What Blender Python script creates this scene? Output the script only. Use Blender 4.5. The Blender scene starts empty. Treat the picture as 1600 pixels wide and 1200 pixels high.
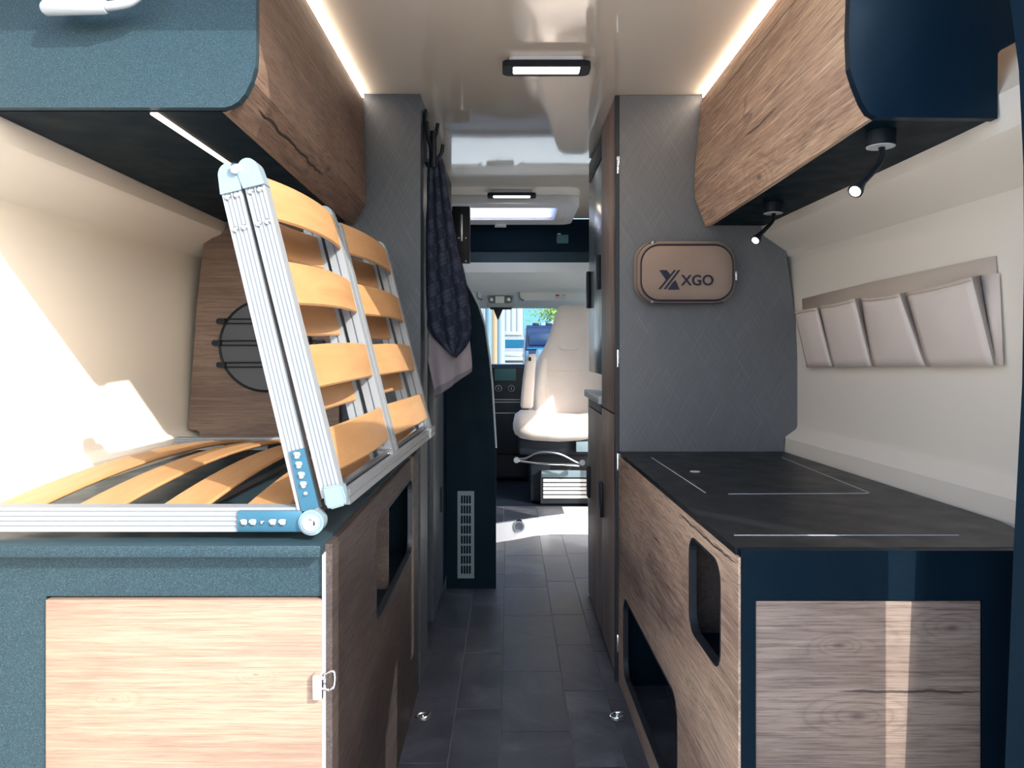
import bpy, bmesh, math, random
from mathutils import Vector, Matrix
random.seed(7)
S = bpy.context.scene
COL = S.collection
F = 1200.0; CH = 1.06; VX = 797.0; VY = 550.0     # focal length (px of 1600), eye height, vanishing point

# ------------------------------------------------------------------ camera, sky, sun, exposure
cam_d = bpy.data.cameras.new('camera'); cam = bpy.data.objects.new('camera', cam_d); COL.objects.link(cam)
cam.location = (0, 0, CH); cam.rotation_euler = (math.pi/2, 0, 0)
cam_d.sensor_width = 36; cam_d.lens = 36*F/1600
cam_d.shift_x = (800-VX)/1600; cam_d.shift_y = (VY-600)/1600
cam_d.clip_start = .02; cam_d.clip_end = 500
S.camera = cam
SUN = Vector((-.9, 1.0, -.8)).normalized()
W = bpy.data.worlds.new('world'); S.world = W; W.use_nodes = True
wn = W.node_tree.nodes; bg = wn['Background']
sky = wn.new('ShaderNodeTexSky'); sky.sky_type = 'NISHITA'; sky.sun_disc = False
sky.sun_elevation = math.radians(31); sky.sun_rotation = math.radians(138); sky.altitude = 200; sky.air_density = 1.0; sky.dust_density = 2.5
W.node_tree.links.new(sky.outputs[0], bg.inputs[0]); bg.inputs[1].default_value = .50
sd = bpy.data.lights.new('sun', 'SUN'); sd.energy = 5.2; sd.angle = .006; sd.color = (1, .95, .87)
so = bpy.data.objects.new('sun', sd); COL.objects.link(so); so.rotation_euler = SUN.to_track_quat('-Z', 'Y').to_euler()
S.view_settings.view_transform = 'Standard'; S.view_settings.look = 'None'
S.view_settings.exposure = 0.38; S.view_settings.gamma = 1.0; S.view_settings.use_curve_mapping = False
S.cycles.max_bounces = 10; S.cycles.diffuse_bounces = 6; S.cycles.transparent_max_bounces = 12
S.cycles.sample_clamp_indirect = 6

# ------------------------------------------------------------------ materials
def s2l(c):
    return tuple(((v/255)/12.92 if v/255 <= .04045 else ((v/255+.055)/1.055)**2.4) for v in c)
class NT:
    def __init__(s, name, base=(.5,.5,.5), rough=.5, metal=0, **kw):
        s.m = bpy.data.materials.new(name); s.m.use_nodes = True; s.t = s.m.node_tree
        s.b = s.t.nodes['Principled BSDF']; s.set('Base Color', (*base, 1)); s.set('Roughness', rough); s.set('Metallic', metal)
        for k, v in kw.items(): s.set({'Specular_IOR_Level':'Specular IOR Level'}.get(k, k.replace('_', ' ')), v)
    def set(s, k, v): s.b.inputs[k].default_value = v
    def n(s, typ, ins=None, **props):
        x = s.t.nodes.new('ShaderNode'+typ)
        for k, v in props.items(): setattr(x, k, v)
        for k, v in (ins or {}).items(): s.put(x, k, v)
        return x
    def put(s, x, k, v):
        if isinstance(v, bpy.types.NodeSocket): s.t.links.new(v, x.inputs[k])
        else: x.inputs[k].default_value = v
    def L(s, v, k): s.t.links.new(v, s.b.inputs[k])
    def math(s, op, a, b=0.0, c=None):
        x = s.n('Math', {0: a, 1: b}, operation=op)
        if c is not None: s.put(x, 2, c)
        return x.outputs[0]
    def ramp(s, f, stops):
        x = s.n('ValToRGB', {0: f}); e = x.color_ramp.elements
        while len(e) < len(stops): e.new(.5)
        for i, (p, c) in enumerate(stops):
            e[i].position = p; e[i].color = (*c, 1) if len(c) == 3 else c
        return x.outputs[0]
    def mix(s, f, a, b, mode='MIX'):
        x = s.n('Mix', data_type='RGBA', blend_type=mode)
        for i, v in ((0, f), (6, a), (7, b)):
            if isinstance(v, bpy.types.NodeSocket): s.t.links.new(v, x.inputs[i])
            else: x.inputs[i].default_value = v if i == 0 else (*v[:3], 1)
        return x.outputs[2]
    def bump(s, h, strength=.2, dist=.002):
        x = s.n('Bump', {'Height': h, 'Strength': strength, 'Distance': dist}); s.L(x.outputs[0], 'Normal')
    def coord(s, scale=(1,1,1), rot=(0,0,0), loc=(0,0,0), kind='Object'):
        c = s.n('TexCoord'); m = s.n('Mapping', {'Vector': c.outputs[kind], 'Scale': scale, 'Rotation': rot, 'Location': loc}); return m.outputs[0]
    def noise(s, v, scale, detail=4, rough=.5, dist=0):
        return s.n('TexNoise', {'Vector': v, 'Scale': scale, 'Detail': detail, 'Roughness': rough, 'Distortion': dist}).outputs[0]

def mat_plain(name, base, rough=.5, metal=0, **kw): return NT(name, base, rough, metal, **kw).m

def mat_oak(name, axis, seed=0.0, tint=(1,1,1), knots=1.0, soft=0.0, spots=(), cracks=()):
    k = NT(name, rough=.5)
    k.set('Specular IOR Level', .4)
    st = {'x': (1, 7, 7), 'y': (7, 1, 7), 'z': (7, 7, 1)}[axis]
    v = k.coord(scale=st, loc=(seed, seed*1.7, seed*.6))
    big = k.noise(v, .55, 2, .5, .5)
    cont = k.noise(v, .8, 2.5, .45, .6)
    # knots (u along the grain, v across, r) bend the rings; cracks are (u0, u1, v) lines
    oc_ = k.n('SeparateXYZ', {0: k.coord()}).outputs; U = oc_['XYZ'.index(axis.upper())]; V = oc_[2] if axis != 'z' else oc_[1]
    spot = None
    for (u_, v_, r_) in spots:
        du = k.math('MULTIPLY', k.math('SUBTRACT', U, u_), .42/r_); dv = k.math('MULTIPLY', k.math('SUBTRACT', V, v_), 1/r_)
        d2 = k.math('ADD', k.math('MULTIPLY', du, du), k.math('MULTIPLY', dv, dv))
        g1 = k.math('EXPONENT', k.math('MULTIPLY', d2, -.16)); g2 = k.math('EXPONENT', k.math('MULTIPLY', d2, -3.5))
        cont = k.math('ADD', cont, k.math('MULTIPLY', g1, .55)); spot = g2 if spot is None else k.math('MAXIMUM', spot, g2)
    rings = k.math('PINGPONG', k.math('MULTIPLY', cont, 13.0), 1.0)
    v2 = k.coord(scale=tuple(a*(1 if a == 1 else 5) for a in st), loc=(seed*2, 0, 0))
    fib = k.noise(v2, 13, 5, .7, .2)
    fib2 = k.noise(v2, 4.0, 5, .7, .4)
    t = tuple
    c = lambda *q: tuple(a*b for a, b in zip(s2l(q), tint))
    col = k.ramp(big, [(.28, c(112, 90, 80)), (.45, c(140, 114, 100)), (.56, c(166, 139, 120)), (.7, c(186, 158, 136))])
    col = k.mix(k.ramp(rings, [(.0, (.34,)*3), (.3, (.10,)*3), (.8, (0,)*3)]), col, c(86, 66, 60))
    col = k.mix(k.math('MULTIPLY', k.ramp(fib, [(.40, (1,)*3), (.53, (0,)*3)]), .62), col, c(84, 64, 58))
    col = k.mix(k.math('MULTIPLY', k.ramp(fib2, [(.5, (0,)*3), (.66, (1,)*3)]), .45), col, c(200, 176, 154))
    crk = k.math('ABSOLUTE', k.math('SUBTRACT', k.noise(v, .8, 2, .4, .35), .5))
    msk = k.ramp(k.noise(v, .5, 1, .5), [(.56, (0,)*3), (.60, (1,)*3)])
    crack = k.math('MULTIPLY', k.ramp(crk, [(.0, (1,)*3), (.004, (.8,)*3), (.009, (0,)*3)]), k.math('MULTIPLY', msk, .8*knots))
    col = k.mix(crack, col, c(48, 34, 32))
    wob = k.noise(k.n('CombineXYZ', {0: U, 1: seed}).outputs[0], 11, 3, .6)
    for (u0, u1, v_) in cracks:
        dd = k.math('ABSOLUTE', k.math('SUBTRACT', k.math('MULTIPLY_ADD', k.math('SUBTRACT', wob, .5), .017, v_), V))
        inside = k.math('MINIMUM', k.math('SUBTRACT', U, u0), k.math('SUBTRACT', u1, U))
        wd = k.math('MINIMUM', k.math('MAXIMUM', k.math('MULTIPLY', inside, .05), 0.0), .0022)
        col = k.mix(k.math('MULTIPLY', k.math('GREATER_THAN', wd, dd), .85), col, c(46, 34, 34))
    if spot is not None: col = k.mix(k.math('MULTIPLY', spot, .7), col, c(62, 46, 42))
    if soft: col = k.mix(soft, col, c(160, 134, 114))
    k.L(col, 'Base Color')
    k.L(k.ramp(fib, [(.3, (.58,)*3), (.7, (.42,)*3)]), 'Roughness')
    k.bump(fib, .35, .0012)
    return k.m

def mat_black(name, base, rough=.42, sparkle=.6, spec=.5, st=(.45, .75, 1)):
    k = NT(name, base, rough); k.set('Specular IOR Level', spec); k.set('Specular Tint', (*st, 1))
    v = k.coord()
    n1 = k.noise(v, 900, 2, .6)
    k.L(k.mix(k.ramp(n1, [(.5, (0,)*3), (.75, (1,)*3)]), base, tuple(min(1, b*(1+sparkle*2)+.0008) for b in base)), 'Base Color')
    n2 = k.noise(v, 12, 3, .5)
    k.L(k.ramp(n2, [(.3, (rough*.85,)*3), (.7, (min(1, rough*1.15),)*3)]), 'Roughness')
    k.bump(n1, .25, .0008)
    return k.m

def mat_weave(name, base, hi, ax='y'):
    k = NT(name, base, .42); k.set('Specular IOR Level', .45)
    tot = None
    for i, ang in enumerate((.52, -.52)):
        rot = (0, ang, 0) if ax == 'y' else (ang, 0, 0)
        v = k.coord(scale=(1, 1, 1), rot=rot, loc=(i*3.1, 0, 0))
        m = k.n('Mapping', {'Vector': v, 'Scale': (330, 330, 7) if ax == 'y' else (330, 330, 7)}).outputs[0]
        fine = k.noise(m, 1, 2, .6)
        m2 = k.n('Mapping', {'Vector': v, 'Scale': (26, 26, .8)}).outputs[0]
        wide = k.noise(m2, 1, 3, .6)
        s = k.math('MULTIPLY', k.ramp(fine, [(.50, (0,)*3), (.75, (1,)*3)]), k.ramp(wide, [(.35, (.35,)*3), (.65, (1,)*3)]))
        tot = s if tot is None else k.math('ADD', tot, s)
    big = k.noise(k.coord(), 2.0, 2, .5)
    col = k.mix(big, base, tuple(b*1.25 for b in base))
    k.L(k.mix(k.math('MULTIPLY', tot, .42), col, hi), 'Base Color')
    k.bump(tot, .15, .0006)
    return k.m

def mat_tile(name):
    k = NT(name, rough=.42); k.set('Specular IOR Level', .5)
    oi = k.n('ObjectInfo')
    v0 = k.coord(); off = k.n('VectorMath', {0: v0, 1: oi.outputs['Random']}, operation='ADD').outputs[0]
    a = k.noise(off, 4.2, 6, .62, .7); b = k.noise(off, 60, 4, .6)
    col = k.ramp(a, [(.32, s2l((36, 42, 52))), (.46, s2l((58, 62, 72))), (.58, s2l((82, 86, 94))), (.70, s2l((108, 112, 118)))])
    col = k.mix(k.math('MULTIPLY', k.math('SUBTRACT', oi.outputs['Random'], .2), .35), col, s2l((50, 55, 68)))
    col = k.mix(k.math('MULTIPLY', b, .25), col, s2l((112, 112, 122)))
    k.L(col, 'Base Color'); k.bump(b, .12, .001)
    k.L(k.ramp(a, [(.3, (.36,)*3), (.7, (.5,)*3)]), 'Roughness')
    return k.m

def mat_slat(name, base, dark):
    k = NT(name, rough=.42)
    v = k.coord(scale=(30, 3, 30)); n = k.noise(v, 1, 5, .65, .4)
    b2 = k.noise(k.coord(scale=(14, 5, 14)), 1, 2, .5)
    col = k.mix(k.ramp(n, [(.35, (0,)*3), (.7, (1,)*3)]), dark, base)
    k.L(k.mix(k.math('MULTIPLY', b2, .4), col, tuple(x*1.1 for x in base)), 'Base Color')
    return k.m

def mat_fabric(name, base, hi, scale=700):
    k = NT(name, base, .9); k.set('Sheen Weight', .15)
    v = k.coord(); w = k.noise(v, scale, 2, .6); lo = k.noise(v, 9, 3, .5)
    k.L(k.mix(lo, base, hi), 'Base Color'); k.bump(w, .3, .0008)
    return k.m

M = {}
M['oak_y'] = mat_oak('oak_along_van', 'y', 1.3, tint=(1.4, 1.48, 1.5), knots=.4, spots=[(.16, .54, .012), (-.30, .38, .006)], cracks=[(-.56, -.15, .715), (.02, .14, .60)])  # copies of one oak; tints put each place's light and shade into the colour
M['oak_y2'] = mat_oak('oak_overhead_shaded', 'y', 4.1, tint=(.50, .48, .49), spots=[(.606, .05, .014), (.85, .16, .008)], cracks=[(.07, .62, .035), (.75, 1.0, .12)])  # overhead oak with its shade put into a darker tint
M['oak_y3'] = mat_oak('oak_overhead_brightened', 'y', 7.7, tint=(2.0, 2.08, 2.0), knots=.5, spots=[(.557, .03, .014)], cracks=[(.34, .59, .135), (.2, .9, .345)])  # overhead oak with brighter light put into its tint
M['oak_shaded'] = mat_oak('oak_shade_toned', 'y', 2.9, tint=(.185, .21, .26))  # aisle-side oak with shade painted into a very dark tint
M['oak_x'] = mat_oak('oak_front_sunlit', 'x', 9.0, tint=(.84, .86, .88), knots=.1, soft=.4, spots=[(.19, .54, .004), (-.04, .50, .004)])  # front oak in a sunlit tone, lighter than its shaded copy
M['oak_x2'] = mat_oak('oak_front_shaded', 'x', 5.6, tint=(.66, .72, .80), knots=.5, soft=.1, spots=[(.063, .615, .010), (-.12, .587, .006), (-.09, .473, .012)], cracks=[(-.127, .12, .512)])  # same front oak, greyed and darkened to carry its shade
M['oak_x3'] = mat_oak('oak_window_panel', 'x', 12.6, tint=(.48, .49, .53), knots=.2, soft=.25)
M['oak_z'] = mat_oak('oak_door', 'z', 3.3, tint=(1.0, 1.08, 1.22), soft=.3)
M['black'] = mat_black('navy_black_laminate', (.0016, .0065, .013), .45, .5, .16)
M['black_top'] = mat_black('navy_black_top', (.006, .0075, .010), .40, .6, .4, (.8, .9, 1))
M['under'] = mat_black('navy_underside', (.0015, .009, .016), .5, .6, .07)
M['teal'] = mat_black('textured_anthracite', (.011, .024, .032), .45, 2.0, .42, (.7, .88, 1))
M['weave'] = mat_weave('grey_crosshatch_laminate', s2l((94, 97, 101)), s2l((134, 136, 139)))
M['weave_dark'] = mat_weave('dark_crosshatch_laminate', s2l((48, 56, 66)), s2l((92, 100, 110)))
M['tile'] = mat_tile('slate_vinyl_tile')
M['grout'] = mat_plain('pale_joint', s2l((118, 122, 130)), .6)
M['slat'] = mat_slat('birch_slat', (.47, .27, .125), (.38, .20, .08))
M['slat_edge'] = M['slat']
M['alu'] = mat_plain('brushed_aluminium', (.235, .26, .29), .5, .08)
M['alu_plate'] = mat_plain('blue_zinc_plate', (.04, .14, .22), .32, .5)
M['plastic_blue'] = mat_plain('pale_blue_hinge', (.19, .27, .32), .4, .1)
M['chrome'] = mat_plain('chrome', (.82, .84, .86), .12, 1)
M['dkchrome'] = mat_plain('dull_steel', (.30, .33, .36), .3, .9)
M['rubber'] = mat_plain('black_plastic', (.004, .008, .014), .45, Specular_IOR_Level=.25)
M['cab_black'] = mat_plain('cab_black_plastic', (.002, .006, .014), .5)
M['cream'] = mat_plain('cream_wall_lining', s2l((238, 233, 223)), .40)
k = NT('glossy_ceiling', s2l((234, 225, 211)), .06); k.set('Coat Weight', .9); k.set('Coat Roughness', .03); k.set('Specular IOR Level', .6)
k.bump(k.noise(k.coord(scale=(1, .5, 1)), 2.2, 1, .3), .22, .03); M['ceiling'] = k.m
M['headliner'] = mat_fabric('grey_headliner', s2l((206, 213, 213)), s2l((220, 224, 222)), 500)
M['seat'] = mat_fabric('ivory_seat_cover', s2l((222, 213, 208)), s2l((232, 225, 221)), 600)
M['bag'] = mat_fabric('tan_bag_fabric', s2l((140, 120, 108)), s2l((158, 138, 124)), 900)
M['pocket'] = mat_fabric('beige_pocket_fabric', s2l((216, 204, 196)), s2l((228, 217, 210)), 900)
M['pocket_in'] = mat_fabric('beige_back_fabric', s2l((196, 182, 168)), s2l((208, 194, 180)), 900)
M['gusset'] = mat_fabric('shaded_side_fabric', s2l((150, 140, 132)), s2l((162, 152, 144)), 900)  # pocket cloth darkened to paint in the shade between pockets
M['towel_grey'] = mat_fabric('grey_towel_cloth', s2l((118, 113, 122)), s2l((138, 131, 138)), 900)
M['towel_hem'] = mat_fabric('grey_towel_hem', s2l((92, 90, 100)), s2l((102, 100, 110)), 900)
M['white'] = mat_plain('white_gloss_plastic', (.66, .67, .69), .3)
M['handle'] = mat_plain('pale_grip', (.34, .38, .42), .35)
M['step_white'] = mat_plain('white_step_edge', (.80, .83, .88), .35)
M['pane_milk'] = None
k = NT('checked_towel', (.01, .015, .03), .9)
ch = k.n('TexChecker', {'Vector': k.coord(scale=(1, 1, 1), rot=(0, .5, 0)), 'Scale': 26.0, 'Color1': (*s2l((14, 22, 48)), 1), 'Color2': (*s2l((38, 50, 70)), 1)})
st = k.n('TexWave', {'Vector': k.coord(rot=(0, .5, 0)), 'Scale': 22.0, 'Distortion': 0.0}, bands_direction='Z')
k.L(k.mix(k.ramp(st.outputs[0], [(.4, (0,)*3), (.6, (.35,)*3)]), ch.outputs[0], s2l((8, 14, 34))), 'Base Color'); M['towel_check'] = k.m
def emis(name, col, st, base=(.8, .8, .8)):
    k = NT(name, base, .5); k.set('Emission Color', (*col, 1)); k.set('Emission Strength', st); return k.m
M['led'] = emis('warm_led', (1, .82, .66), 22)
M['led_soft'] = emis('warm_led_under', (1, .78, .62), 2.4)
M['lamp'] = emis('lamp_diffuser', (1, .88, .74), 22)
M['spot'] = emis('reading_spot', (1, .93, .80), 1.5)
M['lcd'] = emis('lcd_screen', (.05, .22, .24), .08, (.02, .06, .07))
k = NT('milky_hatch_pane', (.9, .92, .97), .5); k.set('Transmission Weight', .0)
tr = k.n('BsdfTranslucent', {'Color': (.9, .92, 1, 1)}); mx = k.n('MixShader', {0: .75})
k.t.links.new(k.b.outputs[0], mx.inputs[1]); k.t.links.new(tr.outputs[0], mx.inputs[2]); k.t.links.new(mx.outputs[0], k.t.nodes['Material Output'].inputs[0]); M['milk'] = k.m
def glass(name, tint):
    k = NT(name); g = k.n('BsdfGlossy', {'Roughness': .02}); tp = k.n('BsdfTransparent', {'Color': (*tint, 1)})
    lw = k.n('LayerWeight', {'Blend': .5}); fr_ = k.math('MULTIPLY_ADD', k.math('POWER', lw.outputs['Facing'], 5.0), .7, .05); mx = k.n('MixShader', {0: fr_})
    k.t.links.new(tp.outputs[0], mx.inputs[1]); k.t.links.new(g.outputs[0], mx.inputs[2]); k.t.links.new(mx.outputs[0], k.t.nodes['Material Output'].inputs[0]); return k.m
M['glass'] = glass('clear_glass', (.93, .97, .98)); M['tint'] = glass('tinted_glass', (.5, .6, .65))
k = NT('mesh_disc', s2l((70, 76, 84)), .6); M['mesh'] = k.m
k = NT('frosted_fridge_front', s2l((120, 140, 152)), .22); M['fridge'] = k.m
M['ink'] = mat_plain('navy_print', s2l((14, 24, 48)), .6)
M['dark_edge'] = mat_plain('dark_edging', (.01, .014, .022), .5)
M['edge_white'] = mat_plain('pale_edging', s2l((190, 196, 202)), .4)

# ------------------------------------------------------------------ mesh helpers
LOC = {}
def empty(name, label, cat, loc, group=None):
    o = bpy.data.objects.new(name, None); COL.objects.link(o); o.location = loc; LOC[o.name] = Vector(loc)
    o.empty_display_size = .05
    o['label'] = label; o['category'] = cat
    if group: o['group'] = group
    return o
def tag(o, label, cat, group=None):
    o['label'] = label; o['category'] = cat
    if group: o['group'] = group
    return o
def struct(o): o['kind'] = 'structure'; return o
def link(name, bm, mat, parent=None, origin=None, smooth=False, label=None):
    """world-space bmesh -> one mesh object, origin at `origin` (or its parent's)"""
    if origin is None: origin = LOC[parent.name] if parent else Vector((0, 0, 0))
    origin = Vector(origin)
    bmesh.ops.recalc_face_normals(bm, faces=bm.faces[:])
    for v in bm.verts: v.co -= origin
    me = bpy.data.meshes.new(name); bm.to_mesh(me); bm.free()
    for m in (mat if isinstance(mat, (list, tuple)) else [mat]): me.materials.append(m)
    if smooth:
        for p in me.polygons: p.use_smooth = True
        if smooth != True:
            me.set_sharp_from_angle(angle=smooth)
    o = bpy.data.objects.new(name, me); COL.objects.link(o)
    LOC[o.name] = origin
    o.location = origin - (LOC[parent.name] if parent else Vector((0, 0, 0)))
    if parent: o.parent = parent
    if label: o['label'] = label
    return o
def bm_box(bm, a, b, bev=0, seg=2):
    t = bmesh.new(); r = bmesh.ops.create_cube(t, size=1)
    a = Vector(a); b = Vector(b); c = (a+b)/2; d = b-a
    for v in t.verts: v.co = Vector((v.co.x*d.x+c.x, v.co.y*d.y+c.y, v.co.z*d.z+c.z))
    if bev: bmesh.ops.bevel(t, geom=t.edges[:], offset=min(bev, min(abs(x) for x in d)*.45), segments=seg, affect='EDGES', profile=.5)
    join(bm, t)
def join(bm, t, mi=0):
    vs = [bm.verts.new(v.co) for v in t.verts]; t.verts.index_update()
    for f in t.faces:
        try:
            nf = bm.faces.new([vs[v.index] for v in f.verts]); nf.material_index = f.material_index or mi
        except ValueError: pass
    t.free()
def box(name, a, b, mat, parent=None, bev=0.0, **kw):
    bm = bmesh.new(); bm_box(bm, a, b, bev); return link(name, bm, mat, parent, smooth=(.6 if bev else False), **kw)
def rrect(u0, v0, u1, v1, r, n=6):
    pts = []
    for cx, cy, a0 in ((u1-r, v1-r, 0), (u0+r, v1-r, 90), (u0+r, v0+r, 180), (u1-r, v0+r, 270)):
        for i in range(n+1):
            a = math.radians(a0+90*i/n); pts.append((cx+r*math.cos(a), cy+r*math.sin(a)))
    return pts
def ax(axis, u, v, w):
    return {'x': Vector((w, u, v)), 'y': Vector((u, w, v)), 'z': Vector((u, v, w))}[axis]
def bm_plate(bm, outer, holes, axis, w0, w1):
    """flat plate with holes: 2-D loops in the plane across `axis`, from w0 to w1"""
    t = bmesh.new(); es = []
    for lp in [outer]+list(holes):
        vs = [t.verts.new(ax(axis, p[0], p[1], w0)) for p in lp]
        es += [t.edges.new((vs[i], vs[(i+1) % len(vs)])) for i in range(len(vs))]
    bmesh.ops.triangle_fill(t, use_beauty=True, use_dissolve=False, edges=es)
    r = bmesh.ops.extrude_face_region(t, geom=t.faces[:])
    d = ax(axis, 0, 0, w1-w0)
    for g in r['geom']:
        if isinstance(g, bmesh.types.BMVert): g.co += d
    join(bm, t)
def plate(name, outer, holes, axis, w0, w1, mat, parent=None, **kw):
    bm = bmesh.new(); bm_plate(bm, outer, holes, axis, w0, w1); return link(name, bm, mat, parent, **kw)
def bm_loft(bm, rings, cap=True, closed=True):
    R = [[bm.verts.new(p) for p in r] for r in rings]
    n = len(R[0])
    for a, b in zip(R, R[1:]):
        for i in range(n if closed else n-1):
            bm.faces.new((a[i], a[(i+1) % n], b[(i+1) % n], b[i]))
    if cap: bm.faces.new(R[0]); bm.faces.new(R[-1])
def loft(name, rings, mat, parent=None, cap=True, smooth=False, **kw):
    bm = bmesh.new(); bm_loft(bm, rings, cap); return link(name, bm, mat, parent, smooth=smooth, **kw)
def bm_tube(bm, pts, r, n=10, cap=True):
    pts = [Vector(p) for p in pts]; rings = []
    rr = r if isinstance(r, (list, tuple)) else [r]*len(pts)
    up = Vector((0, 0, 1)); prev = None
    for i, p in enumerate(pts):
        d = (pts[min(i+1, len(pts)-1)]-pts[max(i-1, 0)]).normalized()
        if prev is None:
            a = d.cross(up if abs(d.z) < .9 else Vector((1, 0, 0))).normalized()
        else: a = (prev - d*prev.dot(d)).normalized()
        prev = a; b = d.cross(a)
        rings.append([p+(a*math.cos(2*math.pi*j/n)+b*math.sin(2*math.pi*j/n))*rr[i] for j in range(n)])
    bm_loft(bm, rings, cap)
def tube(name, pts, r, mat, parent=None, n=10, **kw):
    bm = bmesh.new(); bm_tube(bm, pts, r, n); return link(name, bm, mat, parent, smooth=.7, **kw)
def smooth_path(pts, n=6):
    pts = [Vector(p) for p in pts]; out = []
    for i in range(len(pts)-1):
        p0, p1, p2, p3 = pts[max(i-1, 0)], pts[i], pts[i+1], pts[min(i+2, len(pts)-1)]
        for j in range(n):
            t = j/n
            out.append(.5*((2*p1)+(p2-p0)*t+(2*p0-5*p1+4*p2-p3)*t*t+(3*p1-p0-3*p2+p3)*t**3))
    out.append(pts[-1]); return out
def disc(name, c, r, d, axis, mat, parent=None, n=24, r2=None, **kw):
    c = Vector(c); dv = {'x': Vector((d, 0, 0)), 'y': Vector((0, d, 0)), 'z': Vector((0, 0, d))}[axis]
    bm = bmesh.new(); bm_tube(bm, [c, c+dv], [r, r2 if r2 else r], n); return link(name, bm, mat, parent, smooth=.7, **kw)
def P(px, py, Y): return Vector(((px-VX)/F*Y, Y, CH-(py-VY)/F*Y))    # a measured image point at depth Y
def smooth(a, b, x):
    t = max(0, min(1, (x-a)/(b-a))); return t*t*(3-2*t)

Y0 = 1.235; YF = 2.46; CZ = 1.887

# ================================================================== SETTING
# floor: recessed joints, every tile a slab of its own
fl = struct(box('floor', (-1.1, 1.0, -.06), (1.1, 4.75, -.0035), M['grout']))
def joints(starts, a=1.0, b=4.74):
    s = sorted(starts)
    while s[0] > a: s.insert(0, s[0]-.44)
    while s[-1] < b: s.append(s[-1]+.44)
    return [max(a, min(b, v)) for v in s]
colx = [(-.56, -.361, (2.05, 2.5)), (-.361, -.161, (1.978, 2.36, 2.92)), (-.161, -.028, (2.28, 2.706, 3.22)), (-.028, .168, (2.145, 2.549, 3.087, 3.466, 4.0)),
        (.168, .298, (2.404, 2.783, 3.10, 3.55)), (.298, .49, (2.34, 2.72)), (.49, .69, (2.1,)), (.69, .95, (2.3,))]
g = .0014
for xa, xb, st_ in colx:
    js = joints(st_)
    for ya, yb in zip(js, js[1:]):
        if yb-ya < .02: continue
        bm = bmesh.new(); bm_box(bm, (xa+g, ya+g, -.004), (xb-g, yb-g, 0), .0006, 1)
        link('tile', bm, M['tile'], fl)

def wall_x(z, Y, side):
    prof = [(0, .885), (.784, .885), (.790, .888), (.812, .918), (.82, .9225), (1.04, .9225), (1.36, .912), (1.37, .908), (1.43, .820), (1.438, .813), (1.50, .808), (1.56, .845), (1.62, .875), (1.75, .86), (1.90, .80)]
    for (a, xa), (b, xb) in zip(prof, prof[1:]):
        if z <= b: x = xa+(xb-xa)*(z-a)/max(1e-6, b-a); break
    else: x = .80
    if side < 0: x += .095+.01*(z < 1.43)
    g_ = smooth(1.36, 1.46, z); lo_, hi_ = (.055, .025) if side > 0 else (.035, .0)
    x += (lo_+(hi_-lo_)*g_)*max(0, 2.46-Y)/1.03
    f = smooth(1.2, 1.45, Y) if side > 0 else 1.0
    x2 = min(x, .90) if z < 1.43 else x
    if Y > 3.0: x = min(x, .95)
    return side*(x2+(x-x2)*f)
def wall(name, side, y0, y1, z1=1.90):
    zs = [0, .4, .7] + [.76+.008*i for i in range(10)] + [.86+.06*i for i in range(8)] + [1.33+.01*i for i in range(32)] + [1.68+.04*i for i in range(6)] + [.784, .79, .812, 1.37, 1.43, 1.438]
    zs = [z for z in sorted(set(round(z, 4) for z in zs)) if z < z1]+[z1]
    ys = []; y = y0
    while y < y1: ys.append(y); y += .02 if y < 1.5 else .25
    ys.append(y1)
    bm = bmesh.new()
    inn = [[bm.verts.new((wall_x(z, y, side), y, z)) for z in zs] for y in ys]
    out = [[bm.verts.new((side*1.16, y, z)) for z in zs] for y in ys]
    for G in (inn, out):
        for a, b in zip(G, G[1:]):
            for i in range(len(zs)-1): bm.faces.new((a[i], a[i+1], b[i+1], b[i]))
    for i in range(len(zs)-1):
        for j in (0, -1): bm.faces.new((inn[j][i], inn[j][i+1], out[j][i+1], out[j][i]))
    for j in range(len(ys)-1):
        for i in (0, -1): bm.faces.new((inn[j][i], inn[j+1][i], out[j+1][i], out[j][i]))
    return struct(link(name, bm, M['cream'], smooth=.42))
wl = wall('wall_left', -1, 1.332, 4.75)
struct(box('trim_3', (-1.16, 1.14, 0), (-1.03, 1.331, 1.89), M['cream']))
wr = wall('wall_right', 1, 1.14, 3.34)
# header over the open sliding door, and the pillar in front of it
struct(box('wall_right', (.86, 3.34, 1.50), (1.1, 4.75, 1.93), M['cream'], bev=.02))
struct(box('wall_right', (.86, 4.32, 0), (1.05, 4.75, 1.50), M['cream'], bev=.02))
# ceiling with the roof hatch opening
HX0, HX1, HY0, HY1 = -.30, .31, 4.16, 4.56
struct(plate('ceiling', [(-1.12, 1.10), (1.12, 1.10), (1.12, 4.76), (-1.12, 4.76)], [rrect(HX0, HY0, HX1, HY1, .05)], 'z', CZ, CZ+.05, M['ceiling']))
# rear frame: header above the picture, dark jamb at the right, one at the left
struct(box('trim_1', (-1.15, .99, 1.856), (1.15, 1.14, 2.02), M['teal'], bev=.02))
jam = [(1575, -250), (1578, 0), (1592, 110), (1599, 260), (1600, 400), (1597, 600), (1584, 850), (1570, 1200), (1560, 1500)]
ring = lambda off, Y: [P(px, py, 1.133)+Vector((off, Y-1.133, 0)) for px, py in jam]
bm = bmesh.new(); A = ring(0, 1.133); B = ring(.075, 1.06); A2 = ring(.30, 1.133); B2 = ring(.30, 1.06)
A2 = [Vector((1.15, p.y, p.z)) for p in A2]; B2 = [Vector((1.15, p.y, p.z)) for p in B2]
rings = [[a, b, b2, a2] for a, b, b2, a2 in zip(A, B, B2, A2)]
bm_loft(bm, rings); struct(link('trim_2', bm, M['black'], smooth=.5))
struct(box('trim_3', (-1.17, 1.02, 0), (-1.03, 1.14, 1.8), M['teal'], bev=.02))

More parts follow.
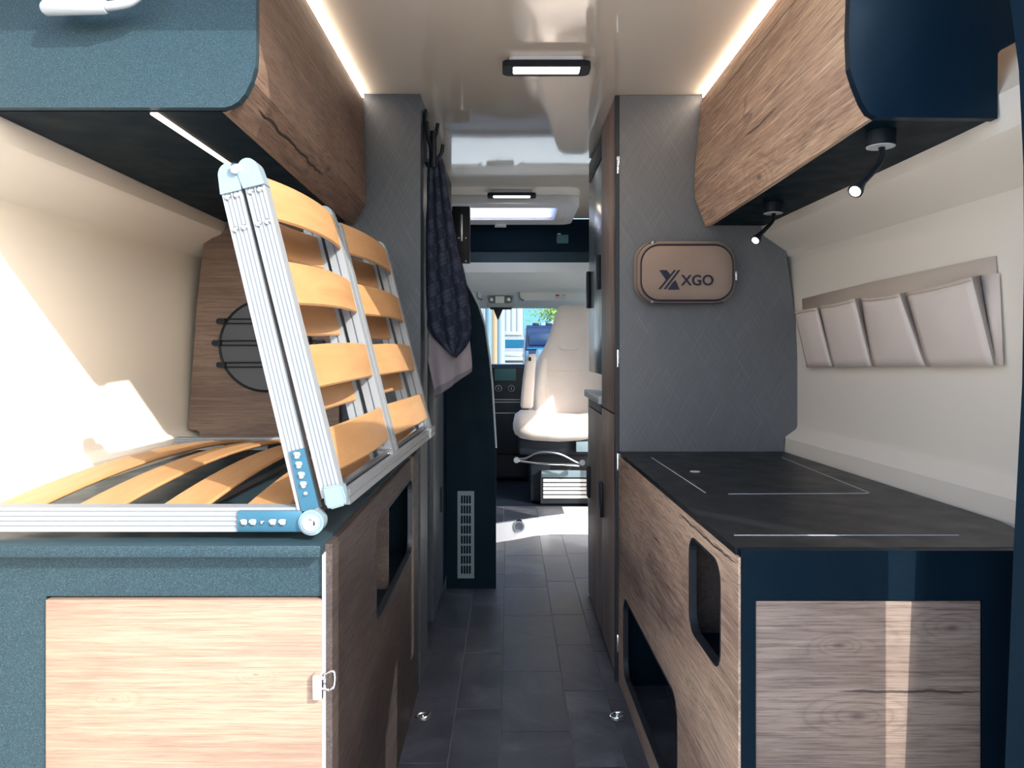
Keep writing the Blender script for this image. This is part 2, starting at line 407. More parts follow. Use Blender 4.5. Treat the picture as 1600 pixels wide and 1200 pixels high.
# ---- cab shell
bmc = bmesh.new()
hl = [(4.76, 1.555), (5.0, 1.525), (5.35, 1.455), (5.62, 1.41), (5.72, 1.385)]
rgs = [[Vector((-1.0, y, z-.03)), Vector((-.7, y, z)), Vector((.7, y, z)), Vector((1.0, y, z-.03)), Vector((1.0, y, z+.06)), Vector((-1.0, y, z+.06))] for y, z in hl]
bm_loft(bmc, rgs); struct(link('ceiling', bmc, M['headliner'], smooth=.5))
cf = struct(box('floor', (-1.0, 4.75, -.1), (1.0, 6.5, .1), M['cab_black']))
for s_, nm in ((-1, 'door_1'), (1, 'door_2')):
    x0 = s_*.93
    out = [(4.76, .0), (6.3, .0), (6.3, .93), (5.72, 1.40), (4.76, 1.5)]
    win = [(4.90, .93), (6.1, .93), (5.66, 1.34), (4.90, 1.42)]
    d = struct(plate(nm, out, [win], 'x', x0, x0+s_*.06, M['cab_black']))
    plate('window_pane', win, [], 'x', x0+s_*.025, x0+s_*.030, M['glass'], d)
# windshield and its lower body
ws = [Vector((-.88, 5.74, 1.40)), Vector((.88, 5.74, 1.40)), Vector((.93, 6.45, .90)), Vector((-.93, 6.45, .90))]
nrm = Vector((0, .58, .82))*.006
struct(loft('window_1', [ws, [p+nrm for p in ws]], M['glass']))
for s_ in (-1, 1):
    struct(loft('trim_4', [[Vector((s_*.86, 5.70, 1.36)), Vector((s_*.95, 5.70, 1.36)), Vector((s_*.95, 5.76, 1.42)), Vector((s_*.86, 5.76, 1.42))],
                    [Vector((s_*.90, 6.42, .88)), Vector((s_*.98, 6.42, .88)), Vector((s_*.98, 6.50, .92)), Vector((s_*.90, 6.50, .92))]], M['cab_black']))
struct(box('wall_front', (-1, 6.4, 0), (1, 6.5, .90), M['cab_black']))
# raised cab step: white curved riser with a tiled top
st = empty('cab_step', 'low white curved step with a slate tiled top leading to the cab', 'step', (.1, 4.4, 0))
arc = [(-.30, 4.16), (-.08, 4.27), (.03, 4.34), (.13, 4.42), (.23, 4.47), (.31, 4.47), (.92, 4.45)]
poly = arc+[(.92, 4.75), (-.30, 4.75)]
plate('riser', poly, [], 'z', 0, .104, M['step_white'], st)
for xa, xb in ((-.29, -.04), (-.037, .16), (.163, .32)):
    ys_ = lambda x: 4.27+(x+.08)*.62+.02
    plate('tile', [(xa, min(4.7, ys_(xa))), (xb, min(4.7, ys_(xb))), (xb, 4.74), (xa, 4.74)], [], 'z', .104, .108, M['tile'], st)
hp = P(811, 822, 4.34)
bm = bmesh.new(); bm_plate(bm, [(hp.x+.032*math.cos(a*.2618), hp.z+.032*math.sin(a*.2618)) for a in range(24)], [[(hp.x+.024*math.cos(a*.2618), hp.z+.024*math.sin(a*.2618)) for a in range(24)]], 'y', 4.325, 4.37)
link('socket_ring', bm, M['chrome'], st, label='metal ring of round socket')
disc('socket_hole', (hp.x, 4.335, hp.z), .024, .03, 'y', M['dkchrome'], st, label='dark socket opening')

# ================================================================== LEFT SIDE CABINET
TL = .754
c = empty('storage_cabinet', 'left rear storage cabinet, dark body with a sunlit-toned oak door facing out', 'cabinet', (-.6, 1.8, 0))
LX = -.287
# front panel with opening for the door
dx0, dx1 = P(75, 0, 1.245).x, P(505, 0, 1.245).x; dz1 = P(0, 935, 1.245).z
plate('front_panel', [(-.97, 0), (LX-.012, 0), (LX-.012, .7345), (-.97, .7345)], [[(dx0-.004, .05), (dx1+.002, .05), (dx1+.002, dz1+.003), (dx0-.004, dz1+.003)]], 'y', 1.247, 1.265, M['teal'], c)
dr = box('door', (dx0, 1.238, .054), (dx1, 1.258, dz1), M['oak_x'], c, bev=.0015, label='oak door in a sunlit tone')
box('back_panel', (-.97, 2.405, 0), (LX-.02, 2.42, .735), M['black'], c)
box('edge_profile', (LX-.016, 1.238, 0), (LX-.010, 1.262, .738), M['chrome'], c, label='thin aluminium edge strip')
# latch
lt = box('latch', (LX-.028, 1.222, P(0, 1092, 1.23).z), (LX-.012, 1.24, P(0, 1052, 1.23).z), M['chrome'], c, bev=.003)
ly = P(0, 1070, 1.22).z
tube('latch_loop', smooth_path([(LX-.012, 1.228, ly-.010), (LX+.006, 1.22, ly-.006), (LX+.010, 1.214, ly+.022), (LX-.002, 1.222, ly+.018), (LX-.012, 1.228, ly+.006)], 4), .0022, M['chrome'], lt, n=6)
# aisle panel with cutout
cut = rrect(1.648, .478, 2.25, .693, .045)
ap = plate('side_panel', [(1.240, 0), (2.40, 0), (2.40, TL-.004), (1.240, TL-.004)], [cut], 'x', LX-.012, LX, M['oak_shaded'], c, label='oak panel in a shaded tone towards the aisle')
bm = bmesh.new(); bm_plate(bm, rrect(1.644, .474, 2.254, .697, .048), [rrect(1.650, .480, 2.248, .691, .044)], 'x', LX-.013, LX+.001)
link('cutout_edge', bm, M['dark_edge'], ap)
nb = box('niche_back', (LX-.13, 1.62, .45), (LX-.12, 2.29, .72), M['oak_shaded'], c)
box('niche_floor', (LX-.12, 1.62, .45), (LX-.013, 2.29, .462), M['black'], c)
box('niche_divider', (LX-.12, 1.935, .462), (LX-.02, 1.947, .72), M['oak_shaded'], c)
# worktop
wt = empty('bed_worktop', 'dark anthracite top board of left cabinet under the slatted bed', 'worktop', (-.6, 1.8, TL))
box('board', (-.975, 1.213, TL-.019), (LX-.0125, 2.403, TL), M['teal'], wt, bev=.002)
for i, (xx, y0_, y1_) in enumerate(((-.735, 1.40, 1.50), (-.60, 1.36, 2.1), (-.47, 1.42, 1.66), (-.37, 1.36, 1.9))):
    box('grey_strip', (xx-.012, y0_, TL), (xx+.012, y1_, TL+.0025), M['dkchrome'], wt, label='grey strip lying on the board')  # narrow grey strips laid on the board

# ---- folding slat bed
bed = empty('folding_slat_bed', 'folding bed base of aluminium rails and curved birch slats, half tilted up', 'bed base', (-.30, 1.25, TL))
def bar(bm, p0, p1, wv, dv, w, d, grooves=4, gd=.002):
    """extruded aluminium section: width w along wv (grooved on both faces), depth d along dv"""
    p0, p1, wv, dv = Vector(p0), Vector(p1), Vector(wv).normalized(), Vector(dv).normalized()
    sec = []
    def face(sgn):
        pts = []; N = grooves
        us = [-.5]
        for i in range(N):
            cgr = -.5+(i+1)/(N+1); hw = .036
            pts += [(cgr-hw*1.6, 0), (cgr-hw*.7, gd), (cgr+hw*.7, gd), (cgr+hw*1.6, 0)]
        pts = [(-.5, 0)]+pts+[(.5, 0)]
        return [(u*w, sgn*(d/2-q)) for u, q in pts]
    f = face(-1); b_ = face(1)[::-1]
    sec = f+b_
    rings = [[p+wv*u+dv*v for u, v in sec] for p in (p0, p1)]
    bm_loft(bm, rings)
ZB0, ZB1 = P(0, 831, 1.25).z, P(0, 793, 1.25).z
bm = bmesh.new(); bar(bm, (-1.0, 1.265, (ZB0+ZB1)/2), (-.345, 1.265, (ZB0+ZB1)/2), (0, 0, 1), (0, 1, 0), ZB1-ZB0, .03)
link('rail', bm, M['alu'], bed)
bm = bmesh.new(); bar(bm, (-.985, 2.27, .79), (-.345, 2.27, .79), (0, 0, 1), (0, 1, 0), .036, .03)
link('rail', bm, M['alu'], bed)
# plates and rivets on the flat rail
def rivet(p, r=.0085, par=None, n=(0, -1, 0)):
    p = Vector(p); n = Vector(n); bm = bmesh.new(); bm_tube(bm, [p, p+n*.0025, p+n*.004], [r, r*.92, r*.5], 14)
    bm_tube(bm, [p+n*.0035, p+n*.0055], [r*.35, r*.2], 8)
    link('rivet', bm, M['chrome'], par or bed)
pa, pb = P(372, 0, 1.247).x, P(466, 0, 1.247).x
hp1 = box('hinge_plate', (pa, 1.244, ZB0+.001), (pb+.012, 1.249, ZB1-.004), M['alu_plate'], bed, bev=.001, label='zinc hinge plate on flat rail')
for px in (381, 395, 410, 426, 441): rivet(P(px, 816, 1.243), .0065 if px != 410 else .0035)
pv = P(487, 816, 1.24)
bm = bmesh.new()
for r_, a_, b_ in ((.0205, 1.262, 1.236), (.0165, 1.236, 1.232)): bm_tube(bm, [(pv.x, a_, pv.z), (pv.x, b_, pv.z)], r_, 28)
link('pivot_cap', bm, M['plastic_blue'], bed, smooth=.7)
bm = bmesh.new(); bm_tube(bm, [(pv.x, 1.232, pv.z), (pv.x, 1.226, pv.z)], [.009, .006], 16); bm_tube(bm, [(pv.x, 1.2325, pv.z), (pv.x, 1.230, pv.z)], .0125, 20)
link('pivot_bolt', bm, M['chrome'], bed, smooth=.7)
# tilted pair of frames: points measured along their centre lines at the near rail
def lean(px0, py0, px1, py1, Y): return P(px0, py0, Y), P(px1, py1, Y)
NA = lean(482, 800, 360, 290, 1.25)         # left (outer) frame centre line, bottom -> top
NB = lean(519, 775, 396, 281, 1.25)         # right (inner) frame
dirA = (NA[1]-NA[0]).normalized(); perp = Vector((-dirA.z, 0, dirA.x)); perp = perp if perp.x > 0 else -perp
YS = [1.262, 1.70, 2.24]
shift = [0, .018, .045]                      # the far rails stand a little less far out
def fr(P0, Y, i): return Vector((P0.x+shift[i], Y, P0.z+(.0 if i == 0 else .006)))
RW = .0325
for idx, NN in enumerate((NA, NB)):
    for i, Y in enumerate(YS):
        d_ = .03 if i == 0 else .034
        bm = bmesh.new(); bar(bm, fr(NN[0], Y, i), fr(NN[1], Y, i), perp, (0, 1, 0), RW, d_, 4 if i == 0 else 1, .002 if i == 0 else .004)
        link('rail', bm, M['alu'], bed)
        if i == 1:
            bm = bmesh.new(); bar(bm, fr(NN[0], Y+.05, i)+perp*0, fr(NN[1], Y+.05, i), perp, (0, 1, 0), RW, .03, 2, .001)
            link('rail', bm, M['alu'], bed)
# hinge plates at the tops, near and far
def hinge(Y, i, sc=1.0):
    for NN, s_ in ((NA, -1), (NB, 1)):
        t = fr(NN[1], Y, i); yy = Y-.018
        w_ = RW*.52; loop = []
        base = t-dirA*.012; 
        for k_ in range(13):
            a = math.pi*k_/12; loop.append(base+dirA*(.026+math.sin(a)*w_*1.25)+perp*(math.cos(a)*w_*1.05-s_*.003))
        loop += [base-perp*w_*1.05, base+perp*w_*1.05]
        bm = bmesh.new(); bm_loft(bm, [[Vector((p.x, yy-.002*(s_ > 0), p.z)) for p in loop], [Vector((p.x, yy+.03, p.z)) for p in loop]])
        link('top_hinge', bm, M['plastic_blue'], bed, smooth=.5)
    t = (fr(NA[1], Y, i)+fr(NB[1], Y, i))/2+dirA*.022-perp*.002
    bm = bmesh.new(); bm_tube(bm, [(t.x, Y-.020, t.z), (t.x, Y-.026, t.z), (t.x, Y-.029, t.z)], [.0095, .0085, .004], 16)
    link('hinge_bolt', bm, M['chrome'], bed, smooth=.7)
hinge(1.262, 0); hinge(1.70, 1); hinge(2.24, 2)
for NN in (NA, NB):
    L_ = (NN[1]-NN[0]).length
    for dd in (.018, .072):
        for e in (-.0075, .0075):
            q = NN[1]-dirA*dd+perp*e; rivet((q.x, 1.2465, q.z), .0048)
# zinc plate at the foot of the left frame
q0 = P(462, 705, 1.246); q1 = P(488, 800, 1.246)
dd = (q1-q0).normalized(); 
lp = [P(452, 706, 1.244), P(475, 700, 1.244), P(498, 792, 1.244), P(472, 802, 1.244)]
bm = bmesh.new(); bm_loft(bm, [lp, [p+Vector((0, .004, 0)) for p in lp]]); link('hinge_plate', bm, M['alu_plate'], bed, label='zinc hinge plate at foot of raised rail')
for px, py in ((464, 711), (467, 726), (471, 742), (474, 757), (478, 771)): rivet(P(px, py, 1.243), .0062 if (px not in (478,)) else .0035)
# end cap of the inner frame
ec = [P(502, 762, 1.24), P(533, 757, 1.24), P(541, 780, 1.24), P(539, 790, 1.24), P(515, 797, 1.24), P(508, 792, 1.24)]
bm = bmesh.new(); bm_loft(bm, [ec, [p+Vector((0, .032, 0)) for p in ec]]); bmesh.ops.bevel(bm, geom=bm.edges[:], offset=.003, segments=2, affect='EDGES')
link('end_cap', bm, M['plastic_blue'], bed, smooth=.6)
# side rails along the foot of the inner frame
f0 = fr(NB[0], 1.26, 0)+perp*.004-dirA*.004; f1 = fr(NB[0], 2.26, 2)+perp*.004
bm = bmesh.new(); bar(bm, f0+Vector((.012, .02, -.004)), f1+Vector((.012, .02, -.004)), (0, 0, 1), (1, 0, 0), .026, .012, 1, .002); link('side_rail', bm, M['alu'], bed)
bm = bmesh.new(); bar(bm, f0+Vector((-.004, .02, .006)), f1+Vector((-.004, .02, .006)), (0, 0, 1), (1, 0, 0), .018, .012, 1, .002); link('side_rail', bm, M['dkchrome'], bed, label='dark slotted track along the foot')
fm = P(603, 705, 1.70)
bm = bmesh.new(); bm_box(bm, (fm.x-.010, 1.685, fm.z-.012), (fm.x+.010, 1.70, fm.z+.014), .003)
bm_box(bm, (fm.x-.014, 1.68, fm.z-.006), (fm.x+.014, 1.688, fm.z-.001), .001); bm_box(bm, (fm.x-.014, 1.68, fm.z+.004), (fm.x+.014, 1.688, fm.z+.009), .001)
link('track_slider', bm, M['chrome'], bed, label='small metal slider at foot of middle rail')
# slats
def slat(pts_fn, w, th=.008, n=14):
    """pts_fn(t) -> (centre, width dir, normal dir)"""
    bm = bmesh.new(); rings = []
    for i in range(n+1):
        cc, wv, nv = pts_fn(i/n); h = w/2; e = .003
        rings.append([cc-wv*h+nv*(-th/2+e), cc-wv*(h-e)-nv*th/2, cc+wv*(h-e)-nv*th/2, cc+wv*h+nv*(-th/2+e), cc+wv*h+nv*(th/2-e), cc+wv*(h-e)+nv*th/2, cc-wv*(h-e)+nv*th/2, cc-wv*h+nv*(th/2-e)])
    bm_loft(bm, rings); return link('slat', bm, M['slat'], bed, smooth=.5)
def arc_fn(a, b, wv, nv, bow):
    a, b, wv, nv = Vector(a), Vector(b), Vector(wv), Vector(nv)
    def f(t):
        s_ = 4*t*(1-t); d = (b-a).normalized(); sl = bow*4*(1-2*t)/(b-a).length
        n2 = (nv-d*sl).normalized()
        return a.lerp(b, t)+nv*bow*s_, wv, n2
    return f
for xa, xb in ((-.824, -.800), (-.687, -.672), (-.545, -.54), (-.405, -.40)):
    slat(arc_fn((xa, 1.275, .800), (xb, 2.262, .797), (1, 0, 0), (0, 0, 1), .027), .076)
    for yy, xx in ((1.286, xa), (2.252, xb)):
        box('slat_holder', (xx-.036, yy-.010, .777), (xx+.036, yy+.010, .797), M['rubber'], bed)
for zc in (1.312, 1.172, 1.033, .895):
    tB = (zc-NB[0].z)/(NB[1].z-NB[0].z)
    for NN, nv, bow, off in ((NB, perp, .015, .010), (NA, -perp, .012, -.006)):
        for (ia, ya), (ib, yb) in (((0, 1.275), (1, 1.695)), ((1, 1.76), (2, 2.235))):
            tt = tB if NN is NB else max(.03, tB-.06)
            a = NN[0].lerp(NN[1], tt); b = Vector(a)
            a = Vector((a.x+shift[ia], ya, a.z+(.006 if ia else 0)))+nv*off; b = Vector((b.x+shift[ib], yb, b.z+.006))+nv*off
            slat(arc_fn(a, b, dirA, nv, bow), .074)
            for e_ in (a, b):
                s__ = 1 if e_ is a else -1
                bm = bmesh.new(); q = e_-nv*.004; bm_tube(bm, [q+Vector((0, s__*.002, 0))-dirA*.034, q+Vector((0, s__*.002, 0))+dirA*.034], .006, 8)
                link('slat_holder', bm, M['rubber'], bed)

# ---- window panel with the round mesh cover
wp = empty('window_panel', 'brown oak board with rounded corners standing behind the raised slats', 'panel', (-.78, 2.43, TL))
ol = [(313, 690), (313, 676), (309, 672), (297, 671), (295, 668), (300, 600), (309, 470), (320, 372), (324, 366), (350, 362), (355, 356), (355, 333), (530, 333), (530, 690)]
pts2 = [(P(a, b, 2.43).x, P(a, b, 2.43).z) for a, b in ol]
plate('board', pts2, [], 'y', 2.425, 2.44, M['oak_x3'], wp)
dc = P(415, 540, 2.42); R_ = .143
bm = bmesh.new(); bm_tube(bm, [(dc.x, 2.424, dc.z), (dc.x, 2.416, dc.z)], R_, 48); link('mesh_cover', bm, M['mesh'], wp, smooth=.5, label='grey round mesh cover')
bm = bmesh.new(); bm_tube(bm, [(dc.x+R_*math.cos(a*math.pi/24), 2.416, dc.z+R_*math.sin(a*math.pi/24)) for a in range(49)], .004, 8); link('cover_rim', bm, M['rubber'], wp, smooth=.7)
for py, xl, xr in ((502, 340, 500), (536, 333, 506), (570, 340, 500)):
    a = P(xl+6, py, 2.41); b = P(xr-6, py, 2.41)
    bm = bmesh.new()
    for dz in (-.007, .007): bm_tube(bm, [(a.x, 2.408, a.z+dz), (b.x, 2.408, a.z+dz)], .0022, 6)
    link('cord', bm, M['rubber'], wp, smooth=.7)
    for e in (a, b): plate('cord_clip', rrect(e.x-.014, e.z-.009, e.x+.014, e.z+.009, .0085), [], 'y', 2.402, 2.425, M['rubber'], wp)

# ================================================================== LEFT OVERHEAD CABINET
YO = 1.33
oc = empty('overhead_cabinet', 'left overhead cabinet with sunlit anthracite end and shade-toned oak flap', 'cabinet', (-.6, 1.33, 1.47))
endp = [(357, 173), (368, 170), (378, 164), (388, 152), (398, 132), (404, 110), (405.5, 90), (405.5, 40)]
pe = [P(a, b, YO) for a, b in endp]
poly = [(p.x, p.z) for p in pe]+[(pe[-1].x, 1.884), (-1.0, 1.884), (-1.0, pe[0].z)]
plate('end_panel', poly, [], 'y', YO-.018, YO, M['teal'], oc, label='blue-grey textured end panel')
def prof_loft(pn, pf, th, Ya, Yb, sgn):
    def ring_(pr, Y):
        return [Vector((x, Y, z)) for x, z in pr]+[Vector((x+sgn*th, Y, z+(.003 if i == 0 else 0))) for i, (x, z) in reversed(list(enumerate(pr)))]
    return [ring_(pn, Ya), ring_(pf, Yb)]
LN = [(-.487, 1.474), (-.441, 1.525), (-.433, 1.56), (-.434, 1.63), (-.4655, 1.868)]
LF = [(-.500, 1.466), (-.4625, 1.530), (-.4605, 1.56), (-.461, 1.63), (-.4695, 1.868)]
loft('flap', prof_loft(LN, LF, .018, YO, YF-.005, -1), M['oak_y2'], oc, smooth=.35, label='oak flap in a shaded tone')
LB = [Vector((-.49, YO, 1.476)), Vector((-.90, YO, 1.476)), Vector((-.90, YO, 1.492)), Vector((-.49, YO, 1.492))]
loft('bottom_panel', [LB, [Vector((p.x-(.012 if p.x > -.6 else -.0), 2.418, p.z-.006)) for p in LB]], M['under'], oc)
box('led_strip', (-.625, YO+.004, 1.4725), (-.612, 1.80, 1.4765), M['led_soft'], oc, label='warm light strip on the underside')
l1 = tag(box('ceiling_light_strip', (-.4715, YO+.01, 1.872), (-.4665, YF-.01, 1.880), M['led'], origin=(-.47, 1.9, 1.875)), 'warm light strip between ceiling and left overhead flap', 'light strip', 'ceiling light strips')
hd = empty('grab_handle', 'pale round bar handle on the top left dark end panel', 'handle', (-.72, 1.27, 1.63))
ha, hb = P(66, 12, 1.27), P(166, 10, 1.27)
tube('grip', [ha, ha+Vector((.006, 0, 0)), hb-Vector((.004, 0, 0)), hb], [.008, .0128, .0128, .011], M['handle'], hd, n=20)
tube('bar', smooth_path([hb, P(188, 7, 1.27), P(205, 2, 1.27), P(222, -14, 1.272), P(230, -40, 1.29), P(232, -50, 1.312)], 5), .0078, M['handle'], hd, n=14)
tube('mount', [(ha.x+.03, 1.27, ha.z), (ha.x+.03, 1.313, ha.z+.012)], .005, M['handle'], hd, n=10)

# ================================================================== LEFT TALL UNIT (washroom) + DOORS
wu = empty('tall_cabinet', 'left tall grey cross-hatched cabinet with towels on its aisle side', 'cabinet', (-.6, 3.0, 0))
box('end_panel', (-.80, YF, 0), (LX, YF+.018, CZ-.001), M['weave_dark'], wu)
box('body', (-.93, YF+.018, 0), (LX-.03, 3.74, CZ-.001), M['black'], wu)
xs = LX
def yat(px, x=LX): return x*F/(px-VX)
box('corner_post', (LX-.03, YF+.018, 0), (LX, yat(668), CZ-.001), M['weave_dark'], wu)
d1 = box('door', (LX-.03, yat(676), .06), (LX+.004, yat(690)+.02, CZ-.06), M['weave_dark'], wu, bev=.003)
bx = yat(687); box('door_handle', (LX+.002, bx-.02, .86-.45), (LX+.012, bx, .96-.45), M['rubber'], d1)
box('door', (LX-.03, yat(690)+.03, .06), (LX+.002, 3.735, CZ-.01), M['black'], wu, bev=.003, label='plain dark door panel')
# dark partition with the vent
pt = empty('partition', 'dark curved partition panel holding a tall slotted vent', 'partition', (-.18, 3.44, 0))
YP = 3.44
cur = [(775, 920), (775, 700), (772, 650), (769, 600), (765, 560), (758, 510), (748, 478), (738, 458), (728, 440), (718, 428), (704, 424)]
pp = [(P(a, b, YP).x, P(a, b, YP).z) for a, b in cur]
pp[0] = (pp[0][0], 0.0)
cp = [tuple(v) for v in pp]
vx0, vx1, vz0, vz1 = P(715, 0, YP).x, P(741, 0, YP).x, P(0, 903, YP).z, P(0, 767, YP).z
plate('panel', [(LX+.001, 0)]+cp+[(LX+.001, cp[-1][1])], [], 'y', YP, YP+.03, M['black'], pt)
bm = bmesh.new(); bm_tube(bm, [(x, YP+.004, z) for x, z in cp[1:]], .006, 6); link('edge_trim', bm, M['edge_white'], pt, smooth=.6, label='pale edge trim')
holes = []
for i in range(4):
    for j in range(8):
        cx = vx0+(vx1-vx0)*(.26+.16*i); cz = vz0+(vz1-vz0)*((j+.5)/8*.92+.04)
        holes.append(rrect(cx-.0045, cz-.019, cx+.0045, cz+.019, .0044, 3))
vg = tag(plate('vent_grille', [(vx0, vz0), (vx1, vz0), (vx1, vz1), (vx0, vz1)], holes, 'y', YP-.006, YP-.001, mat_plain('vent_steel', (.16, .21, .25), .4, .5)), 'tall slotted metal vent grille on the dark partition', 'vent')

# hook, towels, bracket
hk = empty('coat_hook', 'black branched hook at the top of the left tall cabinet', 'hook', (LX, 2.57, 1.72))
YH = 2.57
def PH(px, py, dy=0): return P(px, py, YH+dy)
plate('back_plate', rrect(2.53, PH(0, 250).z-.02, 2.60, PH(0, 175).z, .01), [], 'x', LX+.005, LX+.012, M['rubber'], hk)
for path in ([PH(667, 190, -.05), PH(669, 215, -.04), PH(674, 232, -.02), PH(678, 245)], [PH(684, 193), PH(682, 205), PH(678, 222), PH(676, 245)], [PH(692, 226), PH(690, 238), PH(684, 248), PH(677, 252)]):
    tube('prong', smooth_path(path, 4), .0062, M['rubber'], hk, n=8)
tube('stem', [PH(677, 205, -.01), PH(677, 262, -.01)], .011, M['rubber'], hk, n=8)
def towel(name, label, L, R, Y, folds, amp, mat, group, hem=None):
    """cloth between a left and a right outline (top to bottom, px) hanging in folds"""
    nu, nv = 28, len(L)*6
    Ls = smooth_path([P(a, b, Y) for a, b in L], 6); Rs = smooth_path([P(a, b, Y) for a, b in R], 6)
    bm = bmesh.new(); G = []
    for j, (a, b) in enumerate(zip(Ls, Rs)):
        row = []
        for i in range(nu+1):
            t = i/nu; p = a.lerp(b, t)
            s_ = j/(len(Ls)-1); p.x = max(p.x, LX+.008)
            p.y += amp*math.sin(t*folds*2*math.pi+s_*1.7)*(.6+.6*s_)
            row.append(bm.verts.new(p))
        G.append(row)
    for a, b in zip(G, G[1:]):
        for i in range(nu):
            f = bm.faces.new((a[i], a[i+1], b[i+1], b[i]))
    if hem:
        bm.faces.ensure_lookup_table()
        for r_ in range(len(G)-1-hem, len(G)-1):
            for i in range(nu): bm.faces[r_*nu+i].material_index = 1
    o = link(name, bm, mat, origin=P(*L[0], Y), smooth=True)
    sm = o.modifiers.new('thickness', 'SOLIDIFY'); sm.thickness = .004
    return tag(o, label, 'towel', group)
towel('tea_towel', 'dark navy checked tea towel hanging from the black hook', [(672, 242), (668, 262), (664, 330), (663, 420), (664, 490), (672, 520), (709, 556)], [(688, 246), (692, 262), (702, 318), (714, 385), (727, 440), (735, 522), (711, 558)], 2.57, 3, .012, M['towel_check'], None)
towel('tea_towel', 'grey beige tea towel with a dark hem showing below the checked one', [(672, 470), (668, 510), (664, 545), (670, 572), (676, 600), (680, 622)], [(728, 470), (731, 500), (733, 528), (736, 555), (737, 570), (737, 580)], 2.60, 2, .007, [M['towel_grey'], M['towel_hem']], None, hem=4)
tb = empty('screen_bracket', 'black metal screen bracket beside the roof hatch', 'bracket', (-.22, 3.3, 1.5))
YB = 3.35; a = P(706, 410, YB); b = P(734, 322, YB)
box('box', (a.x, YB, a.z), (b.x, YB+.06, b.z), M['rubber'], tb, bev=.004)
a = P(719, 377, YB); b = P(723, 335, YB); box('slot_rail', (a.x, YB-.005, a.z), (b.x, YB, b.z), M['dkchrome'], tb, bev=.001)
for px, py in ((717, 372), (728, 372), (715, 393), (720, 408), (728, 408)):
    q = P(px, py, YB); bm = bmesh.new(); bm_tube(bm, [(q.x, YB, q.z), (q.x, YB-.004, q.z)], .0035, 8); link('screw', bm, M['dkchrome'], tb)
box('mount', (LX+.003, YB+.02, P(0, 340, YB).z-.02), (P(706, 0, YB).x, YB+.05, P(0, 340, YB).z+.02), M['rubber'], tb)

# ================================================================== RIGHT SIDE CABINET
TR = .741
xn, xf = .3715, .352
c = empty('storage_cabinet', 'right rear storage cabinet with an oak side panel and shade-toned oak front door', 'cabinet', (.65, 1.8, 0))
fx0, fx1 = P(1182, 0, Y0).x, P(1534, 0, Y0).x; fz1 = P(0, 940, Y0).z
plate('front_panel', [(xn, 0), (.872, 0), (.872, TR-.0005), (xn, TR-.0005)], [[(fx0-.002, .05), (fx1+.002, .05), (fx1+.002, fz1+.002), (fx0-.002, fz1+.002)]], 'y', Y0, Y0+.018, M['black'], c)
box('door', (fx0, Y0+.003, .054), (fx1, Y0+.019, fz1), M['oak_x2'], c, bev=.001, label='oak door in a shaded tone with a dark crack')
box('back_panel', (xf+.02, 2.44, 0), (.87, 2.455, TR-.012), M['black'], c)
# side panel follows the slight taper: built flat in YZ then sheared by its real slope
def tap(Y): return xn+(xf-xn)*(Y-Y0)/(2.462-Y0)
c1 = rrect(1.337, .503, 1.552, .690, .038); c2 = rrect(1.66, .066, 2.367, .309, .05)
def tapered(bm, off):
    for v in bm.verts: v.co.x += tap(v.co.y)+off
bm = bmesh.new(); bm_plate(bm, [(Y0+.002, 0), (2.462, 0), (2.462, TR-.012), (Y0+.002, TR-.012)], [c1, c2], 'x', 0, .014); tapered(bm, -.004)
sp = link('side_panel', bm, M['oak_y'], c, label='warm oak side panel with two rounded cutouts')
bm = bmesh.new(); bm_plate(bm, rrect(1.334, .500, 1.555, .693, .041), [rrect(1.339, .505, 1.550, .688, .037)], 'x', 0, .015); tapered(bm, -.0048); link('cutout_edge', bm, M['dark_edge'], sp)
bm = bmesh.new(); bm_plate(bm, rrect(1.657, .063, 2.370, .312, .053), [rrect(1.662, .068, 2.365, .307, .049)], 'x', 0, .015); tapered(bm, -.0048); link('cutout_edge', bm, M['dark_edge'], sp)
box('niche_back', (.48, 1.30, .45), (.49, 1.60, .72), M['oak_z'], c)
box('niche_floor', (.385, 1.30, .465), (.48, 1.60, .475), M['black'], c)
box('niche_side', (.385, 1.60, .45), (.49, 1.61, .72), M['oak_shaded'], c)
box('niche_side', (.385, 1.285, .45), (.49, 1.295, .72), M['oak_shaded'], c)
box('inner_wall', (.60, 1.29, 0), (.61, 2.43, .44), M['black'], c)
wt = empty('bed_worktop', 'black top board of the right cabinet with thin pale inlay lines', 'worktop', (.65, 1.8, TR))
bm = bmesh.new()
tp = [(xn-.004, Y0+.0185), (.885, Y0+.0185), (.925, 1.45), (.876, 2.462), (xf-.004, 2.462)]
bm_plate(bm, tp, [], 'z', TR-.012, TR)
link('board', bm, M['black_top'], wt)
def inlay(pa_, pb_, w=.0016):
    a = Vector(pa_); b = Vector(pb_); d = (b-a).normalized(); n = Vector((-d.y, d.x, 0))*w
    bm = bmesh.new(); z1 = Vector((0, 0, .0008))
    bm_loft(bm, [[a-n, b-n, b+n, a+n], [a-n+z1, b-n+z1, b+n+z1, a+n+z1]]); link('inlay_line', bm, M['edge_white'], wt)
def onT(px, py): Y = F*(CH-TR)/(py-VY); return Vector(((px-VX)/F*Y, Y, TR))
inlay(onT(1018, 715), onT(1102, 770)); inlay(onT(1138, 772), onT(1356, 771)); inlay(onT(1147, 836.5), onT(1498, 836.5)); inlay(onT(1222, 715), onT(1358, 770), .001)
q = onT(1086, 737); disc('cover_disc', q, .013, .0012, 'z', M['white'], wt, label='small white round cap')

